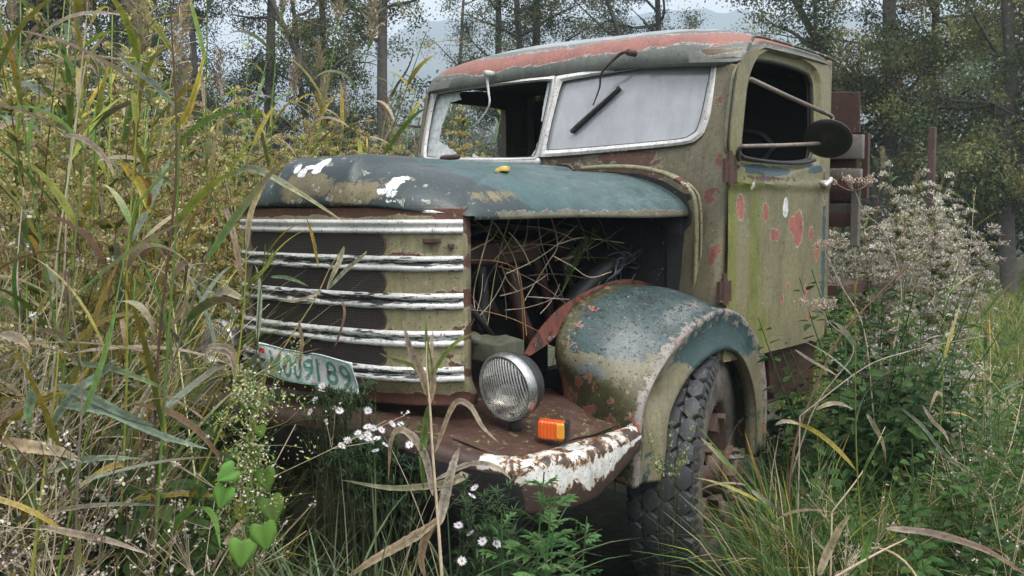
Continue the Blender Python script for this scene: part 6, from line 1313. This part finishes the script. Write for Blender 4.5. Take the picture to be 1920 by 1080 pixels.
hero_reed('dead_stalk', [(1480, 900), (1500, 800), (1570, 640), (1640, 560), (1700, 500), (1760, 440)], 3.6, [], 'reddish brown dead stalk leaning right in front of the goldenrods', (.16, .09, .06), .005, 'stalk')
hero_reed('dead_stalk', [(1500, 780), (1620, 690), (1700, 660), (1790, 640), (1850, 630)], 3.5, [], 'thin grey stalk lying almost level over the weeds behind the door', (.4, .33, .27), .0025, 'stalk')

# dead reeds tangled in the open engine bay
E_ = lambda L: [(860 + a / 3.856, 380 + b / 3.856) for a, b in L]
for k, (L, x, c, lab_) in enumerate([([(245, 125), (160, 420), (110, 640), (120, 800)], .50, TA, 'pale dead stem leaning left in the engine bay, nearest the grille'), ([(235, 130), (290, 190), (400, 400), (430, 540), (455, 700), (470, 1000)], .52, (.42, .26, .12), 'long orange-tan stem kinked in front of the brown pipe'),
        ([(375, 80), (300, 350), (255, 560), (205, 920)], .48, (.30, .28, .12), 'olive stem slanting down through the front of the engine bay'), ([(35, 370), (230, 270), (290, 190)], .54, (.42, .26, .12), 'short orange stem poking out behind the grille edge'), ([(35, 415), (180, 415), (300, 430), (400, 470), (450, 560), (490, 960)], .5, (.36, .21, .11), 'bent brown blade arching over the brown pipe'),
        ([(660, 80), (715, 300), (640, 440), (540, 600), (475, 710)], .46, TA, 'pale kinked stem in the middle of the engine bay'), ([(570, 80), (600, 300), (700, 560), (770, 720)], .44, (.3, .28, .22), 'grey stem falling steeply through the middle of the engine bay'), ([(720, 300), (870, 255), (1000, 265), (1195, 292)], .50, TA, 'straw lying level near the top of the engine bay'),
        ([(690, 390), (820, 460), (950, 540), (1105, 500)], .55, TA, 'pale straw crossing the black air hose'), ([(310, 450), (350, 560), (420, 640)], .52, (.36, .21, .11), 'short brown curl beside the brown pipe'), ([(185, 640), (215, 530), (270, 450)], .46, (.28, .25, .2), 'thin grey stem at the lower front of the engine bay'), ([(500, 680), (640, 690), (800, 700)], .52, (.35, .3, .24), 'thin straw lying level above the mudguard flange')]):
    P = spline([atX(a, b, x + .03 * math.sin(i * 2.1 + k)) for i, (a, b) in enumerate(E_(L))], 5); q = QB(); qtube(q, P - P[0], np.linspace(.0026, .0016, len(P)), c, 5); o = q.obj('dry_straw', MS, None); o.location = tuple(P[0]); tag(o, lab_, 'dead stem', 'dead stems in the engine bay')
rgE = np.random.default_rng(44)
for k in range(34):
    a0, b0 = rgE.uniform(875, 1180), rgE.uniform(410, 600); an = rgE.uniform(0, 3.14); ln = rgE.uniform(60, 170); x0 = rgE.uniform(.40, .54)
    P = spline([atX(np.clip(a0 + math.cos(an + s_ * .25) * ln * s_, 868, 1225), np.clip(b0 - math.sin(an + s_ * .25) * ln * s_, 405, 650), x0 + .03 * s_) for s_ in (-.5, -.15, .2, .5)], 4); q = QB(); qtube(q, P - P[0], np.linspace(.0020, .0012, len(P)), pick(rgE, 1, [(.46, .38, .28), (.36, .29, .21), (.30, .19, .10), G1])[0], 4); o = q.obj('dry_twig', MS, None); o.location = tuple(P[0]); tag(o, 'thin dry twig lying among the thicker dead stems of the engine bay', 'twig', 'thin twigs in the engine bay')
g = atX(1052, 552, .48); o = empty('green_weed', tuple(g), 'green weed with narrow leaves growing inside the engine bay', 'weed'); q = QB(); L = QB(); rg = np.random.default_rng(4)
for e in ((1085, 480), (1115, 430), (1100, 440), (1125, 425)):
    P = spline([g, atX((1052 + e[0]) / 2 - 3, (552 + e[1]) / 2, .5), atX(*e, .52)], 6); qtube(q, P, .0014, G1, 4); n = 12; t = rg.uniform(.3, 1, n); ribbons(L, P[(t * (len(P) - 1)).astype(int)], rg.uniform(0, 6.28, n), rg.uniform(.6, 1.3, n), rg.uniform(.05, .09, n), .009, .5, G3, G1, 5, .2, 0, 'leaf')
q.obj('stem', MS, o); L.obj('leaves', ML, o)

# small flowering sprig before the tyre
rg = np.random.default_rng(14); g = pt(1250, 900, 2.95); g[2] = 0; o = empty('mugwort_sprig', tuple(g), 'thin seeding sprig rising in front of the tyre tread', 'weed'); q = QB(); Fq = QB()
for e in ((1210, 800), (1236, 850), (1262, 775), (1285, 840), (1305, 790), (1225, 870), (1290, 860)):
    E2 = pt(*e, 2.9); m = pt(1250 + (e[0] - 1250) * .4, 890, 2.92); P = spline([g, m - [0, 0, .12], m, E2], 6); qtube(q, P, .0007, (.10, .11, .05), 3); n = 60; t = rg.uniform(.68, 1, n); diamonds(Fq, P[(t * (len(P) - 1)).astype(int)] + rg.normal(0, .003, (n, 3)), rg.normal(0, .6, (n, 3)) + [0, 0, .8], .009, .005, pick(rg, n, [(.25, .27, .13), (.35, .34, .2), G3]), rg=rg)
q.obj('stem', MS, o); Fq.obj('sprays', MF, o)

# sedge tufts before the bumper and along the reeds
for i, (px, d, hh, n_) in enumerate([(560, 2.75, .62, 34), (650, 2.6, .72, 40), (720, 2.7, .80, 30), (900, 2.5, .66, 26), (610, 2.45, .66, 34), (440, 2.5, .58, 34), (330, 2.4, .55, 36), (520, 2.35, .56, 30), (790, 2.45, .68, 30), (200, 2.4, .62, 36), (90, 2.3, .7, 34), (860, 2.75, .7, 24)]):
    rs_ = np.random.default_rng(700 + i); g = gp(px, d); g[2] = float(ground_z(g[0], g[1])); o = empty('sedge_tuft', tuple(g), 'tuft of long arching grey-green sedge in front of the bumper and reeds', 'sedge', 'sedge tufts in the foreground'); q = QB()
    ribbons(q, g + np.c_[rs_.normal(0, .035, (n_, 2)), np.zeros(n_)], rs_.uniform(0, 6.28, n_), rs_.uniform(.03, .35, n_), hh * rs_.uniform(.8, 1.35, n_), rs_.uniform(.006, .011, n_), rs_.uniform(.5, 2.1, n_), pick(rs_, n_, [(.10, .17, .07), (.14, .21, .11), (.08, .15, .05), TA], [3, 2, 3, .6]), pick(rs_, n_, [(.14, .2, .1), (.2, .24, .13), TA], [3, 2, .7]), 12, .25, rs_.normal(0, .5, n_), 'grass', rs_.normal(0, .3, n_)); q.obj('blades', MG, o)

# posts in the meadow
p = gp(1743, 7.2); zt = pt(1743, 240, 7.2)[2]; mb = MB(); box(mb, (p[0], p[1], zt / 2), (.045, .045, zt)); box(mb, (p[0] + .0, p[1] - .024, zt - .14), (.02, .004, .12)) if False else None
po = build('fence_post', mb, paint('post_paint', (.085, .045, .04), [dict(col=(.6, .58, .55), attr='wh', bias=-.35, amp=1.0, scale=22, stretch=(1, 1, .4), seed=2)], rough=.6, seed=5), None, smooth=False, bevel=.004, loc=(p[0], p[1], 0)); tag(po, 'brown steel post with flaked white paint standing in the white-seeded goldenrods', 'post')

place(N1 + GR1, [tuple(gp(a, b))[:2] for a, b in [(392, 3.15), (372, 3.3), (412, 3.35), (350, 3.0), (385, 3.45)]], 'weed standing before the dark left end of the bumper', 'weeds before the left end of the bumper', .62, .75)
place(R2, [tuple(gp(a, b))[:2] for a, b in [(430, 3.2), (405, 3.0), (365, 3.2)]], 'short reed growing before the hidden left headlight', 'short reeds before the hidden headlight', .75, .9)
for pr in {p.name: p for p in PROTOS}.values():
    if pr.name not in USED:
        for ch in list(pr.children): bpy.data.objects.remove(ch)
        bpy.data.objects.remove(pr)
# ------------------------------------------------------------------ air
mb = MB(); box(mb, (0, 350, 78), (2600, 1800, 162)); hz = build('haze', mb, None, None, smooth=False)
hm = bpy.data.materials.new('haze'); hm.use_nodes = True; n_ = hm.node_tree; n_.nodes.clear(); ho = n_.nodes.new('ShaderNodeOutputMaterial'); pv = n_.nodes.new('ShaderNodeVolumePrincipled')
pv.inputs['Color'].default_value = (.66, .80, .95, 1); pv.inputs['Density'].default_value = HAZE; n_.links.new(pv.outputs[0], ho.inputs['Volume']); hz.data.materials.append(hm); tag(hz, 'pale blue haze lying over the valley', None, None, 'stuff')
